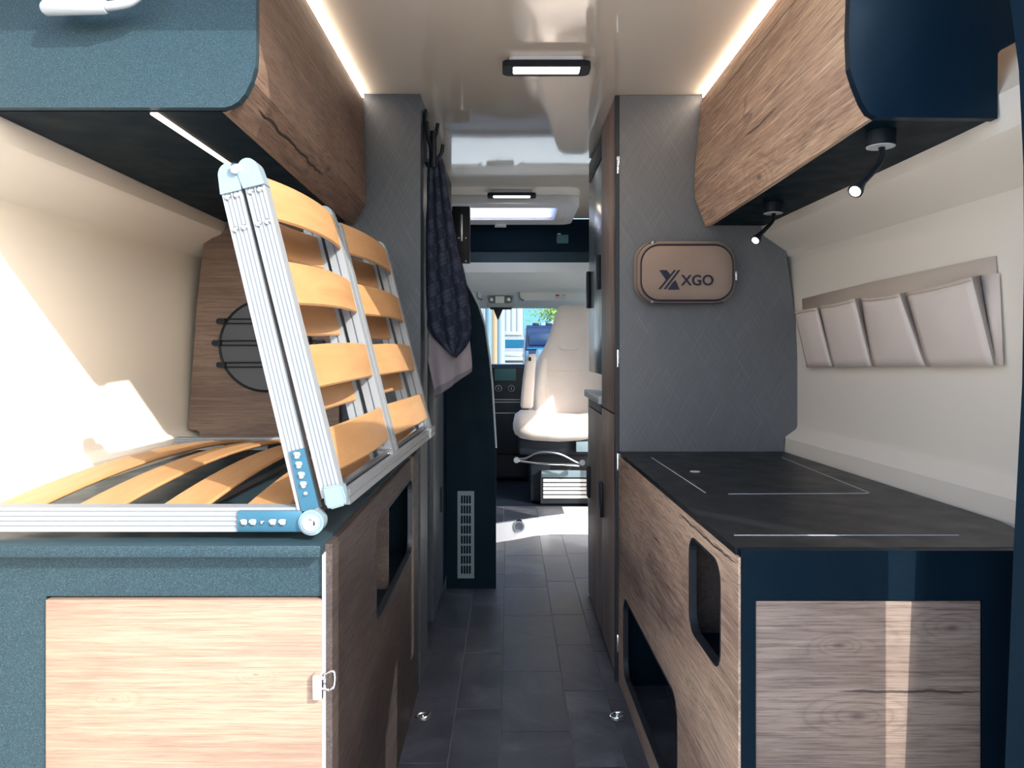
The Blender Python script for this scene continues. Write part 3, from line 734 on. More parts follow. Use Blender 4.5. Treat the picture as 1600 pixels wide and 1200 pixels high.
# wall ledge organizer
og = empty('wall_organizer', 'beige fabric organizer with four open pockets on right wall', 'organizer', (.90, 1.9, .80))
def onW(px, py, off=0.0):
    x = .905-off; Y = x*F/(px-VX)
    for _ in range(4): x = .913-off+.055*max(0, 2.46-Y)/1.03; Y = x*F/(px-VX)
    return Vector((x, Y, CH-(py-VY)/F*Y))
def sheet(name, rows, th, mat, par, **kw):
    bm = bmesh.new(); A_ = [[bm.verts.new(p) for p in r] for r in rows]
    for a, b in zip(A_, A_[1:]):
        for i in range(len(a)-1): bm.faces.new((a[i], a[i+1], b[i+1], b[i]))
    o = link(name, bm, mat, par, smooth=.9, **kw); m = o.modifiers.new('thickness', 'SOLIDIFY'); m.thickness = th; return o
bk = [[onW(1255, 467), onW(1361, 441), onW(1557, 400)], [onW(1258, 520), onW(1363, 505), onW(1561, 485)], [onW(1262, 574), onW(1365, 572), onW(1565, 571)]]
sheet('backing', bk, .004, M['pocket_in'], og)
pk = [((1243, 488), (1277, 481), (1262, 574), (1300, 572)), ((1282, 478), (1336, 467), (1303, 574), (1362, 572)), ((1347, 466), (1406, 459), (1366, 573), (1446, 571)), ((1418, 457), (1519, 433), (1450, 573), (1554, 571))]
for i, (tl, tr, bl, br) in enumerate(pk):
    w_ = .012
    tl3, tr3 = onW(*tl, .030), onW(*tr, .034); bl3, br3 = onW(*bl, .006), onW(*br, .006)
    rows = []
    for j in range(9):
        v = j/8; row = []
        for k_ in range(11):
            u = k_/10; p = tl3.lerp(tr3, u).lerp(bl3.lerp(br3, u), v)
            p.x += -.004*math.sin(math.pi*u)*(1-v)**.6-.007*math.sin(math.pi*v)*math.sin(math.pi*u)
            p.z -= .004*math.sin(math.pi*u)*(1-v) if i else 0
            row.append(p)
        rows.append(row)
    pk_o = sheet('pocket', rows, .003, M['pocket'], og)
    hemr = [[p+Vector((-.0015, 0, .001)) for p in rows[0]], [p+Vector((-.0015, 0, -.007)) for p in rows[0]]]
    sheet('hem', hemr, .003, M['pocket_in'], pk_o)
    # gusset: folded side strip on the near edge of each pocket, in the gap to the next
    a, b = rows[0][-1], rows[-1][-1]
    ntx = pk[i+1][0] if i < 3 else (1533, 430)
    wa = onW(ntx[0]-2, ntx[1], .004)
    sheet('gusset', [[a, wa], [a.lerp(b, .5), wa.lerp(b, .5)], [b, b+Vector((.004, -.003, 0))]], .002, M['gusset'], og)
    a, b = rows[0][0], rows[-1][0]; wa = Vector((a.x+.03, a.y+.006, a.z)); 
    sheet('gusset', [[a, wa], [b, Vector((b.x+.005, b.y, b.z))]], .002, M['pocket_in'], og)
sheet('end_panel', [[onW(1532, 430, .006), onW(1560, 427, .004)], [onW(1556, 571, .006), onW(1566, 571, .004)]], .003, M['pocket'], og)

# ================================================================== RIGHT OVERHEAD CABINET
oc = empty('overhead_cabinet', 'right overhead cabinet with shaded navy end and brightened oak flap', 'cabinet', (.7, 1.33, 1.46))
endp = [(1548, 190), (1362, 188), (1350, 181), (1340, 165), (1328, 135), (1321, 112), (1319, 60), (1322, -30)]
pe = [P(a, b, YO) for a, b in endp]
out2 = [P(1583, -60, YO), P(1581, 30, YO), P(1583, 66, YO), P(1580, 70, YO), P(1554, 84, YO), P(1549, 90, YO)]
poly = [(p.x, p.z) for p in pe]+[(pe[-1].x, 1.884), (.84, 1.884)]+[(p.x, p.z) for p in out2]
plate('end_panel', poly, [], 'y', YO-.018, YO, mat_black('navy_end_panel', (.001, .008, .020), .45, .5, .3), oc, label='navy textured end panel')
RN = [(.620, 1.462), (.586, 1.540), (.581, 1.60), (.585, 1.66), (.610, 1.868)]
RF = [(.625, 1.460), (.591, 1.552), (.589, 1.60), (.592, 1.66), (.613, 1.868)]
loft('flap', prof_loft(RN, RF, .018, YO, YF-.005, 1), M['oak_y3'], oc, smooth=.35, label='oak flap in a brightened tone')
loft('bottom_panel', [[Vector((x, Y, z)) for x, z in ((.625, 1.464), (.835, 1.464), (.835, 1.480), (.625, 1.480))] for Y in (YO, YF-.005)], M['under'], oc)
tag(box('ceiling_light_strip', (.6135, YO+.01, 1.872), (.6185, YF-.01, 1.880), M['led'], origin=(.61, 1.9, 1.875)), 'warm light strip between ceiling and right overhead flap', 'light strip', 'ceiling light strips')
# reading lamps
def reading_lamp(label, base, Yb, path, head, rb):
    t = empty('reading_lamp', label, 'lamp', P(*base, Yb), 'gooseneck reading lamps'); p = P(*base, Yb)
    bm = bmesh.new(); bm_tube(bm, [(p.x, Yb, 1.4635), (p.x, Yb, 1.436)], rb, 28); link('base', bm, M['rubber'], t, smooth=.7)
    bm = bmesh.new(); bm_tube(bm, [(p.x, Yb, 1.436), (p.x, Yb, 1.4345)], rb*.93, 28); link('base_ring', bm, M['edge_white'], t, smooth=.7, label='pale disc under the base')
    pts = [Vector((p.x, Yb, 1.436))]+[P(a, b, Yb-.02*i) for i, (a, b) in enumerate(path)]
    sp_ = smooth_path(pts, 5); tube('gooseneck', sp_, .0056, M['rubber'], t, n=10)
    h = P(*head, Yb-.02*len(path)); d = (h-pts[-1]).normalized(); d = (d*.8+Vector((-.25, -.08, -.30))).normalized()
    e = pts[-1]
    bm = bmesh.new(); bm_tube(bm, [e-d*.004, e+d*.008, e+d*.022, e+d*.028], [.0062, .008, .0125, .013], 20); link('lamp_head', bm, M['rubber'], t, smooth=.7)
    bm = bmesh.new(); bm_tube(bm, [e+d*.0275, e+d*.0295], .0098, 20); link('lens', bm, M['spot'], t, smooth=.7, label='glowing white lens')
    L = bpy.data.lights.new('reading_spot', 'SPOT'); L.energy = .5; L.spot_size = 1.4; L.spot_blend = .6; L.color = (1, .93, .82); L.shadow_soft_size = .01
    lo = bpy.data.objects.new('reading_spot_light', L); COL.objects.link(lo); lo.location = e+d*.033-LOC[t.name]; lo.rotation_euler = d.to_track_quat('-Z', 'Y').to_euler(); lo.parent = t
reading_lamp('nearer black gooseneck reading lamp under the right overhead cabinet', (1376, 215), 1.405, [(1378, 232), (1375, 252), (1362, 270), (1347, 286)], (1336, 298), .0265)
reading_lamp('farther black gooseneck reading lamp, above the tan bag', (1208, 322), 2.08, [(1209, 332), (1207, 345), (1196, 358), (1188, 366)], (1180, 376), .0265)

# ================================================================== RIGHT TALL UNIT
YT = 2.47; RX = .34
tc = empty('tall_cabinet', 'right tall cabinet with cross-hatched grey end holding the tan bag', 'cabinet', (.6, 2.9, 0))
ol = [(968, 0), (968, 1), (0, 0)]
pw = [(.352, 0), (.878, 0), (.878, P(0, 705, YT).z)]+[(P(a, b, YT).x, P(a, b, YT).z) for a, b in ((1226, 682), (1245, 676), (1247, 670), (1247, 560), (1240, 480), (1232, 420), (1226, 376), (1194, 367), (1190, 362), (1190, 330))]+[(.81, CZ-.002), (.352, CZ-.002)]
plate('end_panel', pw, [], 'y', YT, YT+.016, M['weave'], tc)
box('edge_profile', (.338, YT-.001, 0), (.352, YT+.022, CZ-.002), M['dark_edge'], tc, label='black upright edge')
box('body', (.36, YT+.016, 0), (.80, 2.86, CZ-.002), M['black'], tc)
for py in (258, 560, 722, 1005):
    q = P(966, py, YT-.002); box('hinge', (q.x-.0045, YT-.006, q.z-.028), (q.x+.003, YT, q.z+.028), M['chrome'], tc, bev=.001)
zs_ = P(0, 648, 2.49).z
box('door', (RX, YT+.022, zs_+.003), (RX+.02, 2.85, CZ-.004), M['oak_z'], tc, bev=.002)
dl = box('door', (RX, YT+.022, .02), (RX+.02, 2.85, zs_-.003), M['oak_z'], tc, bev=.002)
def yr(px, x=RX): return x*F/(px-VX)
ku = empty('kitchen_cabinet', 'kitchen unit with frosted upper door beyond the right tall cabinet', 'cabinet', (.6, 3.1, 0))
box('body', (.37, 2.86, 0), (.80, 3.33, .86), M['oak_z'], ku)
box('body', (.37, 2.86, 1.0), (.80, 3.33, CZ-.002), M['black'], ku)
du = box('upper_door', (RX+.002, 2.86, .975), (RX+.025, 3.33, 1.78), M['fridge'], ku, bev=.003, label='frosted blue-grey upper door')
dd_ = box('lower_door', (RX, 2.86, .02), (RX+.022, 3.33, .825), M['oak_z'], ku, bev=.002)
box('worktop', (RX-.012, 2.86, .865), (.84, 3.40, .895), M['edge_white'], ku, bev=.003, label='pale narrow worktop')
box('drawer_strip', (RX, 2.865, .832), (RX+.01, 3.32, .862), M['dark_edge'], ku)
box('end_board', (RX+.0, 3.335, 0), (.84, 3.35, .862), M['edge_white'], ku)
box('top_flap', (RX+.002, 2.86, 1.79), (RX+.02, 3.33, 1.875), M['oak_shaded'], ku, bev=.002)
def vhandle(px, pya, pyb, par, Yc=None):
    Y = Yc or yr(px); za, zb = P(0, pyb, Y).z, P(0, pya, Y).z
    box('handle', (RX-.012, Y-.03, za), (RX+.002, Y+.02, zb), M['rubber'], par, bev=.002)
vhandle(934.5, 753, 806, dl, 2.83); vhandle(937, 400, 452, du, 2.92); vhandle(917, 728, 776, dd_, 3.28); vhandle(921, 425, 482, du, 3.30)

# bag
bgp = empty('pouch_bag', 'tan zipped pouch with dark logo and XGO lettering, hanging on grey panel', 'bag', P(1072, 475, 2.44))
def bagring(px0, py0, px1, py1, r, Y, n=8):
    a, b = P(px0, py1, Y), P(px1, py0, Y); return [Vector((u, Y, v)) for u, v in rrect(a.x, a.z, b.x, b.z, r, n)]
rg = [bagring(998, 384, 1146, 468, .05, 2.467), bagring(990, 378, 1149, 474, .065, 2.455), bagring(992, 377, 1149, 475, .066, 2.43), bagring(999, 380, 1147, 472, .060, 2.40), bagring(1003, 385, 1144, 467, .055, 2.388), bagring(1018, 398, 1132, 455, .04, 2.380), bagring(1045, 415, 1105, 440, .02, 2.378)]
bm = bmesh.new(); bm_loft(bm, rg); 
link('bag_body', bm, M['bag'], bgp, smooth=True)
rim = bagring(1002, 382.5, 1145, 469.5, .058, 2.391); bm = bmesh.new(); bm_tube(bm, rim+[rim[0]], .0032, 8); link('piping', bm, M['ink'], bgp, smooth=.7, label='dark front piping')
rim = bagring(996, 378.5, 1148, 473.5, .062, 2.418)[8:]; bm = bmesh.new(); bm_tube(bm, rim[2:22], .0028, 8); link('piping', bm, M['ink'], bgp, smooth=.7)
for px, py in ((1020, 380), (1019, 471)):
    q = P(px, py, 2.41); bm = bmesh.new(); bmesh.ops.create_uvsphere(bm, u_segments=12, v_segments=8, radius=.009, matrix=Matrix.Translation(q)); link('stud', bm, M['dkchrome'], bgp, smooth=True)
q = P(1150.5, 425, 2.40); box('zip_pull', (q.x-.002, 2.40, q.z-.026), (q.x+.003, 2.406, q.z+.004), M['chrome'], bgp, bev=.001)
# printed mark and lettering (flat print on the front, 1 mm proud)
YL = 2.3765
def q2(x, y): p = P(960+x/4.706, 280+y/4.706, YL); return (p.x, p.z)
bm = bmesh.new()
for pl in ([(330, 668), (385, 668), (412, 702), (380, 742)], [(323, 808), (438, 668), (455, 668), (341, 808)], [(362, 808), (468, 668), (486, 668), (380, 808)], [(395, 808), (427, 762), (450, 742), (480, 812), (398, 812)]):
    bm_plate(bm, [q2(*p) for p in pl], [], 'y', YL, YL+.002)
link('logo_mark', bm, M['ink'], bgp, label='dark striped X mark')
cv = bpy.data.curves.new('lettering', 'FONT'); cv.body = 'XGO'; cv.size = .0505; cv.extrude = .0006; cv.offset = .0011; cv.space_character = 1.02
to = bpy.data.objects.new('tmp', cv); COL.objects.link(to); bpy.context.view_layer.update()
me = bpy.data.meshes.new_from_object(to.evaluated_get(bpy.context.evaluated_depsgraph_get())); bpy.data.objects.remove(to)
wx = [v.co.x for v in me.vertices]; hz = [v.co.y for v in me.vertices]
a = P(960+488/4.706, 280+782/4.706, YL); b = P(960+728/4.706, 280+703/4.706, YL)
for v in me.vertices:
    x, y, z = v.co
    v.co = Vector((a.x+(x-min(wx))/(max(wx)-min(wx))*(b.x-a.x), YL+z, a.z+(y-min(hz))/(max(hz)-min(hz))*(b.z-a.z)))-LOC[bgp.name]
me.materials.clear(); me.materials.append(M['ink'])
lo = bpy.data.objects.new('lettering', me); COL.objects.link(lo); lo.parent = bgp; lo['label'] = 'dark XGO lettering'

# ================================================================== CEILING FIXTURES
def ceiling_lamp(label, Y):
    t = empty('ceiling_lamp', label, 'lamp', (.10, Y, CZ), 'ceiling lamps')
    x0, x1, w = -.018, .226, .085
    x0, x1 = (P(785, 0, 2.17).x, P(922, 0, 2.17).x) if Y < 3 else (P(762, 0, 3.97).x, P(837, 0, 3.97).x)
    plate('spacer', rrect(x0+.02, Y+.012, x1-.02, Y+w-.012, .015), [], 'z', CZ-.016, CZ-.0005, M['white'], t)
    plate('frame', rrect(x0, Y, x1, Y+w, .022), [rrect(x0+.03, Y+.014, x1-.03, Y+w-.014, .004, 3)], 'z', CZ-.032, CZ-.016, M['rubber'], t)
    plate('diffuser', rrect(x0+.03, Y+.014, x1-.03, Y+w-.014, .004, 3), [], 'z', CZ-.029, CZ-.020, M['lamp'], t, label='glowing warm diffuser')
ceiling_lamp('nearer black-framed ceiling lamp with warm glowing panel', 2.13)
ceiling_lamp('farther black-framed ceiling lamp beside the roof hatch', 3.90)
hx = empty('roof_hatch', 'white roof hatch frame with bright milky pane', 'hatch', (0, 4.35, CZ))
outr = rrect(-.42, 4.05, .37, 4.72, .07); inr = rrect(HX0+.01, HY0+.01, HX1-.05, HY1-.01, .03)
bm = bmesh.new(); bm_plate(bm, outr, [inr], 'z', CZ-.045, CZ-.001); bmesh.ops.remove_doubles(bm, verts=bm.verts[:], dist=1e-5)
link('frame', bm, M['white'], hx, smooth=.4)
plate('pane', inr, [], 'z', CZ-.03, CZ-.024, M['milk'], hx, label='milky bright pane')
plate('latch', rrect(P(773, 0, 4.7).x, 4.69, P(791, 0, 4.7).x, 4.735, .01), [], 'z', CZ-.06, CZ-.045, M['white'], hx)
plate('switch', rrect(HX1-.035, 4.30, HX1+.01, 4.60, .01), [], 'z', CZ-.047, CZ-.045, mat_plain('grey_switch', (.55, .56, .55), .5), hx)
# cab overhead locker
ol_ = empty('cab_locker', 'dark overhead locker above the cab with a small display', 'cabinet', (0, 4.8, 1.6))
z1, z2, z3 = P(0, 346, 4.77).z, P(0, 392, 4.77).z, P(0, 425, 4.77).z
box('locker_body', (-.94, 4.77, z2), (.94, 5.0, CZ), M['black'], ol_, bev=.004)
loft('lower_shelf', [[Vector((x, 4.79, z2)), Vector((x, 4.99, z2)), Vector((x, 4.99, z3)), Vector((x, 4.775, z3))] for x in (-.94, .94)], M['teal'], ol_, label='teal lower shelf front')
a, b = P(870, 380, 4.765), P(888, 367, 4.765); box('display', (a.x, 4.762, a.z), (b.x, 4.772, b.z), M['lcd'], ol_, label='small green display')
a, b = P(871, 366, 4.765), P(876, 364.6, 4.765); box('display_mark', (a.x, 4.764, a.z), (b.x, 4.772, b.z), M['white'], ol_)

# ================================================================== CAB
YC = 5.35
zc = lambda y, Y: P(0, y, Y).z
oh = empty('overhead_console', 'grey overhead console with round lights on the cab headliner', 'console', (-.06, 5.4, 1.45))
q0 = P(762, 477, YC); q1 = P(826, 459, YC)
bm = bmesh.new(); bm_box(bm, (P(760, 0, YC).x, YC, zc(479, YC)), (P(803, 0, YC).x, YC+.10, zc(457, YC)), .01); link('housing', bm, mat_plain('console_grey', s2l((150, 156, 156)), .6), oh, smooth=.6)
a, b = P(763, 474, YC), P(800, 462, YC)
plate('light_panel', rrect(a.x, a.z, b.x, b.z, .02), [], 'y', YC-.006, YC, mat_plain('console_teal', s2l((70, 92, 100)), .4), oh)
a, b = P(774, 474, YC), P(788, 463, YC); box('switch_block', (a.x, YC-.014, a.z), (b.x, YC-.006, b.z), M['headliner'], oh, bev=.004)
for px in (768, 795): disc('reading_light', P(px, 468, YC-.006), .012, -.004, 'y', M['dkchrome'], oh, n=16)
for nm, l_, pts in (('sun_visor', 'left grey sun visor folded up against the headliner', (690, 451, 751, 469)), ('sun_visor', 'right grey sun visor with a warning sticker', (809, 451, 925, 470))):
    v = empty(nm, l_, 'sun visor', P(pts[0], pts[1], 5.3), 'sun visors'); a = P(pts[0], pts[3], 5.3); b = P(pts[2], pts[1], 5.3)
    bm = bmesh.new(); bm_box(bm, (a.x, 5.28, a.z), (b.x, 5.31, b.z), .012, 3); link('pad', bm, M['headliner'], v, smooth=.6)
    e = (b.x-.02 if pts[0] < 700 else a.x+.012); tube('pivot', smooth_path([(e, 5.275, b.z+.004), (e, 5.27, a.z+.02), (e+.03, 5.27, a.z)], 4), .006, M['dkchrome'], v, n=8)
a, b = P(865, 469, 5.27), P(886, 458.5, 5.27); box('warning_sticker', (a.x, 5.276, a.z), (b.x, 5.2795, b.z), M['white'], v, label='white warning sticker')
a, b = P(868, 463, 5.27), P(874, 460, 5.27); box('sticker_symbol', (a.x, 5.2745, a.z), (b.x, 5.2765, b.z), mat_plain('sticker_red', s2l((170, 70, 70)), .6), v)
for pyy in (460.3, 462, 464.5, 466.5):
    a, b = P(877 if pyy < 463 else 867, pyy+.7, 5.27), P(884, pyy, 5.27); box('sticker_text', (a.x, 5.2745, a.z), (b.x, 5.2765, b.z), mat_plain('sticker_grey', s2l((110, 110, 120)), .6) if pyy < 461 else M['dkchrome'], v)
mr = empty('rear_view_mirror', 'dark mirror hanging at the windscreen top', 'mirror', P(783, 482, 5.7))
bm = bmesh.new(); a, b = P(765, 483.5, 5.62), P(800, 478, 5.62); bm_box(bm, (a.x, 5.6, a.z), (b.x, 5.66, b.z), .01)
link('housing', bm, M['cab_black'], mr, smooth=.6)
loft('stalk', [[P(x, y, 5.63) for x, y in ((771, 483), (786, 483), (779, 499), (777, 499))], [P(x, y, 5.66) for x, y in ((771, 483), (786, 483), (779, 499), (777, 499))]], M['cab_black'], mr)
# dashboard
db = empty('dashboard', 'black dashboard with a small screen and two round dials', 'dashboard', (0, 5.9, .1))
zt = zc(568, 5.85)
bm = bmesh.new(); bm_box(bm, (-.92, 5.86, .55), (.92, 6.38, .885), .05, 3); link('upper_pad', bm, M['cab_black'], db, smooth=.6)
bm = bmesh.new(); xr = P(829, 0, 5.7).x; bm_box(bm, (-.17, 5.70, .11), (xr-.015, 6.0, zc(569.5, 5.7)), .03, 3); bm_box(bm, (-.15, 5.68, .3), (xr-.03, 5.72, zc(573, 5.68)), .012, 2); link('centre_console', bm, M['cab_black'], db, smooth=.6)
a, b = P(773, 595, 5.67), P(806, 576, 5.67); box('screen', (a.x, 5.670, a.z), (b.x, 5.682, b.z), M['lcd'], db, bev=.002, label='dark teal screen')
for px in (779, 799):
    q = P(px, 607, 5.67); kn = disc('dial', (q.x, 5.682, q.z), .020, -.018, 'y', M['cab_black'], db, n=24)
    bm = bmesh.new(); bm_tube(bm, [(q.x+.023*math.cos(a*math.pi/12), 5.679, q.z+.023*math.sin(a*math.pi/12)) for a in range(25)], .0018, 6); link('dial_ring', bm, M['edge_white'], kn, smooth=.7)
    box('dial_pointer', (q.x-.002, 5.6625, q.z-.010), (q.x+.002, 5.6645, q.z+.010), M['edge_white'], kn)
for py in (624, 628, 645): a, b = P(772, py+1, 5.67), P(812, py, 5.67); box('trim_line', (a.x, 5.676, a.z), (b.x, 5.682, b.z), M['dkchrome'], db)
# passenger seat, swivelled towards the living area
se = empty('swivel_chair', 'ivory covered cab seat turned to face the living area', 'chair', (.38, 4.9, .1))
def sell(cx, cy, cz, rx, ry, e=3.0, n=28, tilt=0):
    r_ = []
    for i in range(n):
        a = 2*math.pi*i/n; ca, sa = math.cos(a), math.sin(a)
        r_.append(Vector((cx+rx*math.copysign(abs(ca)**(2/e), ca), cy+ry*math.copysign(abs(sa)**(2/e), sa), cz)))
    return r_
YSB = 5.02
secs = [(690, 832, 960, .075), (660, 828, 965, .085), (635, 826, 966, .085), (610, 827, 965, .08), (580, 833, 960, .075), (555, 843, 950, .065), (540, 852, 940, .06), (525, 858, 934, .058), (505, 864, 930, .058), (490, 868, 927, .056), (480, 873, 921, .048), (476, 880, 914, .03)]
rings_ = []
for i, (py, xl, xr_, d_) in enumerate(secs):
    Y = YSB+.16*i/len(secs); a = P(xl, py, Y); b = P(xr_, py, Y); rings_.append(sell((a.x+b.x)/2, Y, a.z, (b.x-a.x)/2, d_, 2.8))
loft('backrest', rings_, M['seat'], se, smooth=True)
# raised side bolster and seams
bol = []
for py, xl, xr_, d_ in ((690, 838, 866, .09), (665, 833, 866, .11), (640, 830, 862, .115), (610, 830, 858, .11), (580, 836, 856, .10), (560, 842, 856, .08)):
    Y = YSB-.03+(690-py)*.0008; a = P(xl, py, Y); b = P(xr_, py, Y); bol.append(sell((a.x+b.x)/2, Y, a.z, (b.x-a.x)/2, d_, 2.3, 20))
loft('bolster', bol, M['seat'], se, smooth=True)
mirr = [[Vector((2*P(896, 0, YSB).x-p.x, p.y, p.z)) for p in r_] for r_ in bol]; loft('bolster', mirr, M['seat'], se, smooth=True)
bm = bmesh.new(); bm_tube(bm, smooth_path([P(876, 540, 4.99)+Vector((0, .03, 0)), P(880, 545, 4.985)+Vector((0, .02, 0)), P(896, 546, 4.98)+Vector((0, .02, 0)), P(908, 544, 4.985)+Vector((0, .02, 0)), P(912, 538, 4.99)+Vector((0, .03, 0))], 4), .004, 6); link('seam', bm, M['seat'], se, smooth=.7)
bm = bmesh.new(); bm_tube(bm, [P(858, 579, 4.995), P(940, 579, 4.995)], .003, 6); link('seam', bm, M['seat'], se, smooth=.7)
# cushion
a = P(802, 0, 4.62).x; b = P(940, 0, 4.62).x; cs = []
for i, (xx, za_, zb_, dy) in enumerate(((a, .58, .60, .17), (a+.012, .545, .66, .20), (a+.05, .520, .687, .24), (a+.12, .508, .688, .25), (a+.28, .500, .668, .25), (b-.12, .508, .670, .25), (b-.05, .520, .687, .24), (b-.012, .545, .66, .20), (b, .58, .60, .17))):
    n = 24; cy = 4.88; cz = (za_+zb_)/2; rz = (zb_-za_)/2; r_ = []
    for k_ in range(n):
        an = 2*math.pi*k_/n; ca, sa = math.cos(an), math.sin(an)
        r_.append(Vector((xx, cy+dy*math.copysign(abs(ca)**.62, ca), cz+rz*math.copysign(abs(sa)**.75, sa))))
    cs.append(r_)
loft('cushion', cs, M['seat'], se, smooth=True)
ar = []
for py, xl, xr_, d_ in ((638, 815, 831, .02), (634, 813, 833, .035), (620, 814, 834, .04), (590, 817, 836, .04), (570, 820, 837, .04), (558, 823, 838, .035), (553, 826, 836, .02)):
    Y = 4.90; a_ = P(xl, py, Y); b_ = P(xr_, py, Y); ar.append(sell((a_.x+b_.x)/2, Y, a_.z, (b_.x-a_.x)/2, d_, 3, 20))
loft('armrest', ar, M['seat'], se, smooth=True, label='folded-up armrest')
q = P(828, 561, 4.85); bm = bmesh.new(); bm_box(bm, (q.x-.008, 4.855, q.z-.012), (q.x+.008, 4.87, q.z+.012), .003); link('armrest_button', bm, M['rubber'], se)
bm = bmesh.new(); bm_box(bm, (P(810, 0, 4.75).x, 4.75, .42), (P(935, 0, 4.75).x, 5.1, .53), .02); link('seat_base', bm, M['cab_black'], se, smooth=.6)
a_, b_ = P(900, 706, 4.70), P(921, 690, 4.70); box('side_cover', (a_.x, 4.69, a_.z), (b_.x+.03, 4.75, b_.z), M['fridge'], se, bev=.004)
tube('lever', smooth_path([P(807, 717, 4.7), P(822, 716, 4.68), P(842, 707, 4.66), P(873, 709, 4.66), P(900, 722, 4.68), P(912, 725, 4.7)], 4), .006, M['dkchrome'], se, n=8)
tube('slide_rail', [P(808, 720, 4.70), P(840, 724, 4.69), P(880, 725, 4.69), P(905, 727, 4.70)], .009, M['chrome'], se, n=8)
for px, py in ((807, 718), (909, 722)): 
    q = P(px, py, 4.7); bm = bmesh.new(); bm_tube(bm, [q, q+Vector((0, -.03, 0))], .018, 12); link('end_knob', bm, M['dkchrome'], se, smooth=.7)
# pedestal and louvred box
a_, b_ = P(828, 790, 4.82), P(945, 725, 4.82)
bm = bmesh.new(); bm_box(bm, (a_.x, 4.86, .11), (b_.x, 5.2, .43), .02); link('pedestal', bm, M['cab_black'], se, smooth=.6)
a_, b_ = P(845, 783, 4.78), P(940, 737, 4.78)
bx_ = tag(box('louvred_box', (a_.x, 4.81, .1105), (b_.x, 4.855, b_.z), M['cab_black'], origin=(a_.x, 4.81, .11)), 'black box with pale louvre slats under the cab seat', 'box')
LOC[bx_.name] = Vector((a_.x, 4.81, .11))
for py in (751, 757.5, 763.7, 770, 776.5):
    z_ = P(0, py, 4.80).z; x0_ = P(849, 0, 4.8).x; x1_ = b_.x
    loft('louvre', [[Vector((x, 4.800, z_-.008)), Vector((x, 4.812, z_-.008)), Vector((x, 4.812, z_+.009)), Vector((x, 4.804, z_+.009))] for x in (x0_, x1_)], M['white'], bx_)
a2, b2 = P(846, 746, 4.8), P(940, 735, 4.8); box('top_strip', (a2.x, 4.802, a2.z), (b2.x, 4.812, b2.z), M['fridge'], bx_, bev=.002)

# ================================================================== FLOOR RINGS
for px, lb in ((661, 'chrome lashing ring in the floor beside the left cabinet'), (964, 'chrome lashing ring in the floor beside the right cabinet')):
    q = P(px, 1121, 2.228); q.z = 0
    t = empty('lashing_ring', lb, 'ring', q, 'lashing rings in the floor')
    bm = bmesh.new(); bm_tube(bm, [q+Vector((0, 0, 0)), q+Vector((0, 0, .0025))], [.021, .018], 24); link('base_plate', bm, M['dkchrome'], t, smooth=.5)
    lp = [q+Vector((.019*math.cos(a*math.pi/8)*1.05, .012*math.sin(a*math.pi/8), .006+.004*math.sin(a*math.pi/8+1))) for a in range(17)]
    bm = bmesh.new(); bm_tube(bm, lp, .0032, 8); link('ring', bm, M['chrome'], t, smooth=.7)
    bm = bmesh.new(); bm_tube(bm, [q+Vector((0, 0, .001)), q+Vector((0, 0, .008))], [.007, .004], 12); link('screw', bm, M['chrome'], t, smooth=.7)

# ================================================================== REAR DOOR (open, at the right; it throws the shade)
rd = empty('rear_door', 'open rear door of the van standing out at the right', 'door', (.70, 1.08, .05))
def doorpt(s_, z): return Vector((.835-.255*s_, .95-.63*s_, z))
def door_plate(outer, holes, th):
    bm = bmesh.new(); bm_plate(bm, outer, holes, 'x', 0, th)
    for v in bm.verts:
        s_, z = v.co.y, v.co.z; p = doorpt(s_, z); v.co = p+Vector((v.co.x, 0, 0))
    return bm
hz0, hz1 = .88, 1.27
sA, sB = .272, .505  # unseen window opening shaped to drop a sun patch on the left panel
link('door_panel', door_plate([(0, -.05), (1, -.05), (1, 1.72), (0, 1.80)], [[(sA, hz0), (sB, hz0), (sB, hz1-.19), (sA, hz1)]], .03), M['teal'], rd)
link('window_pane', door_plate([(sA, hz0), (sB, hz0), (sB, hz1-.19), (sA, hz1)], [], .004), M['glass'], rd)

bounce_door = empty('rear_door', 'unseen open rear door added at the left to bounce sun inside', 'door', (-1.0, 1.0, .05))  # unseen door added with a cream liner to bounce sun to the right wall
plate('door_panel', [(.30, 0), (.99, 0), (.99, 1.8), (.30, 1.75)], [rrect(.40, .95, .90, 1.5, .05)], 'x', -1.17, -1.13, M['cream'], bounce_door)
plate('window_pane', rrect(.40, .95, .90, 1.5, .05), [], 'x', -1.152, -1.148, M['glass'], bounce_door)
# ================================================================== OUTSIDE
gm = bmesh.new(); prof_g = [(-60, -.55), (8, -.55), (20, .0), (200, .0)]
rows_ = [[gm.verts.new((x, y, z)) for x in (-150, 0, 150)] for y, z in prof_g]
for a_, b_ in zip(rows_, rows_[1:]):
    for i in range(2): gm.faces.new((a_[i], a_[i+1], b_[i+1], b_[i]))
kg = NT('pale_concrete_yard', s2l((190, 190, 186)), .85); kg.L(kg.mix(kg.noise(kg.coord(), .8, 5, .6), s2l((176, 177, 175)), s2l((204, 204, 200))), 'Base Color')
struct(link('ground', gm, kg.m))
def at(px, py, Y): return P(px, py, Y)
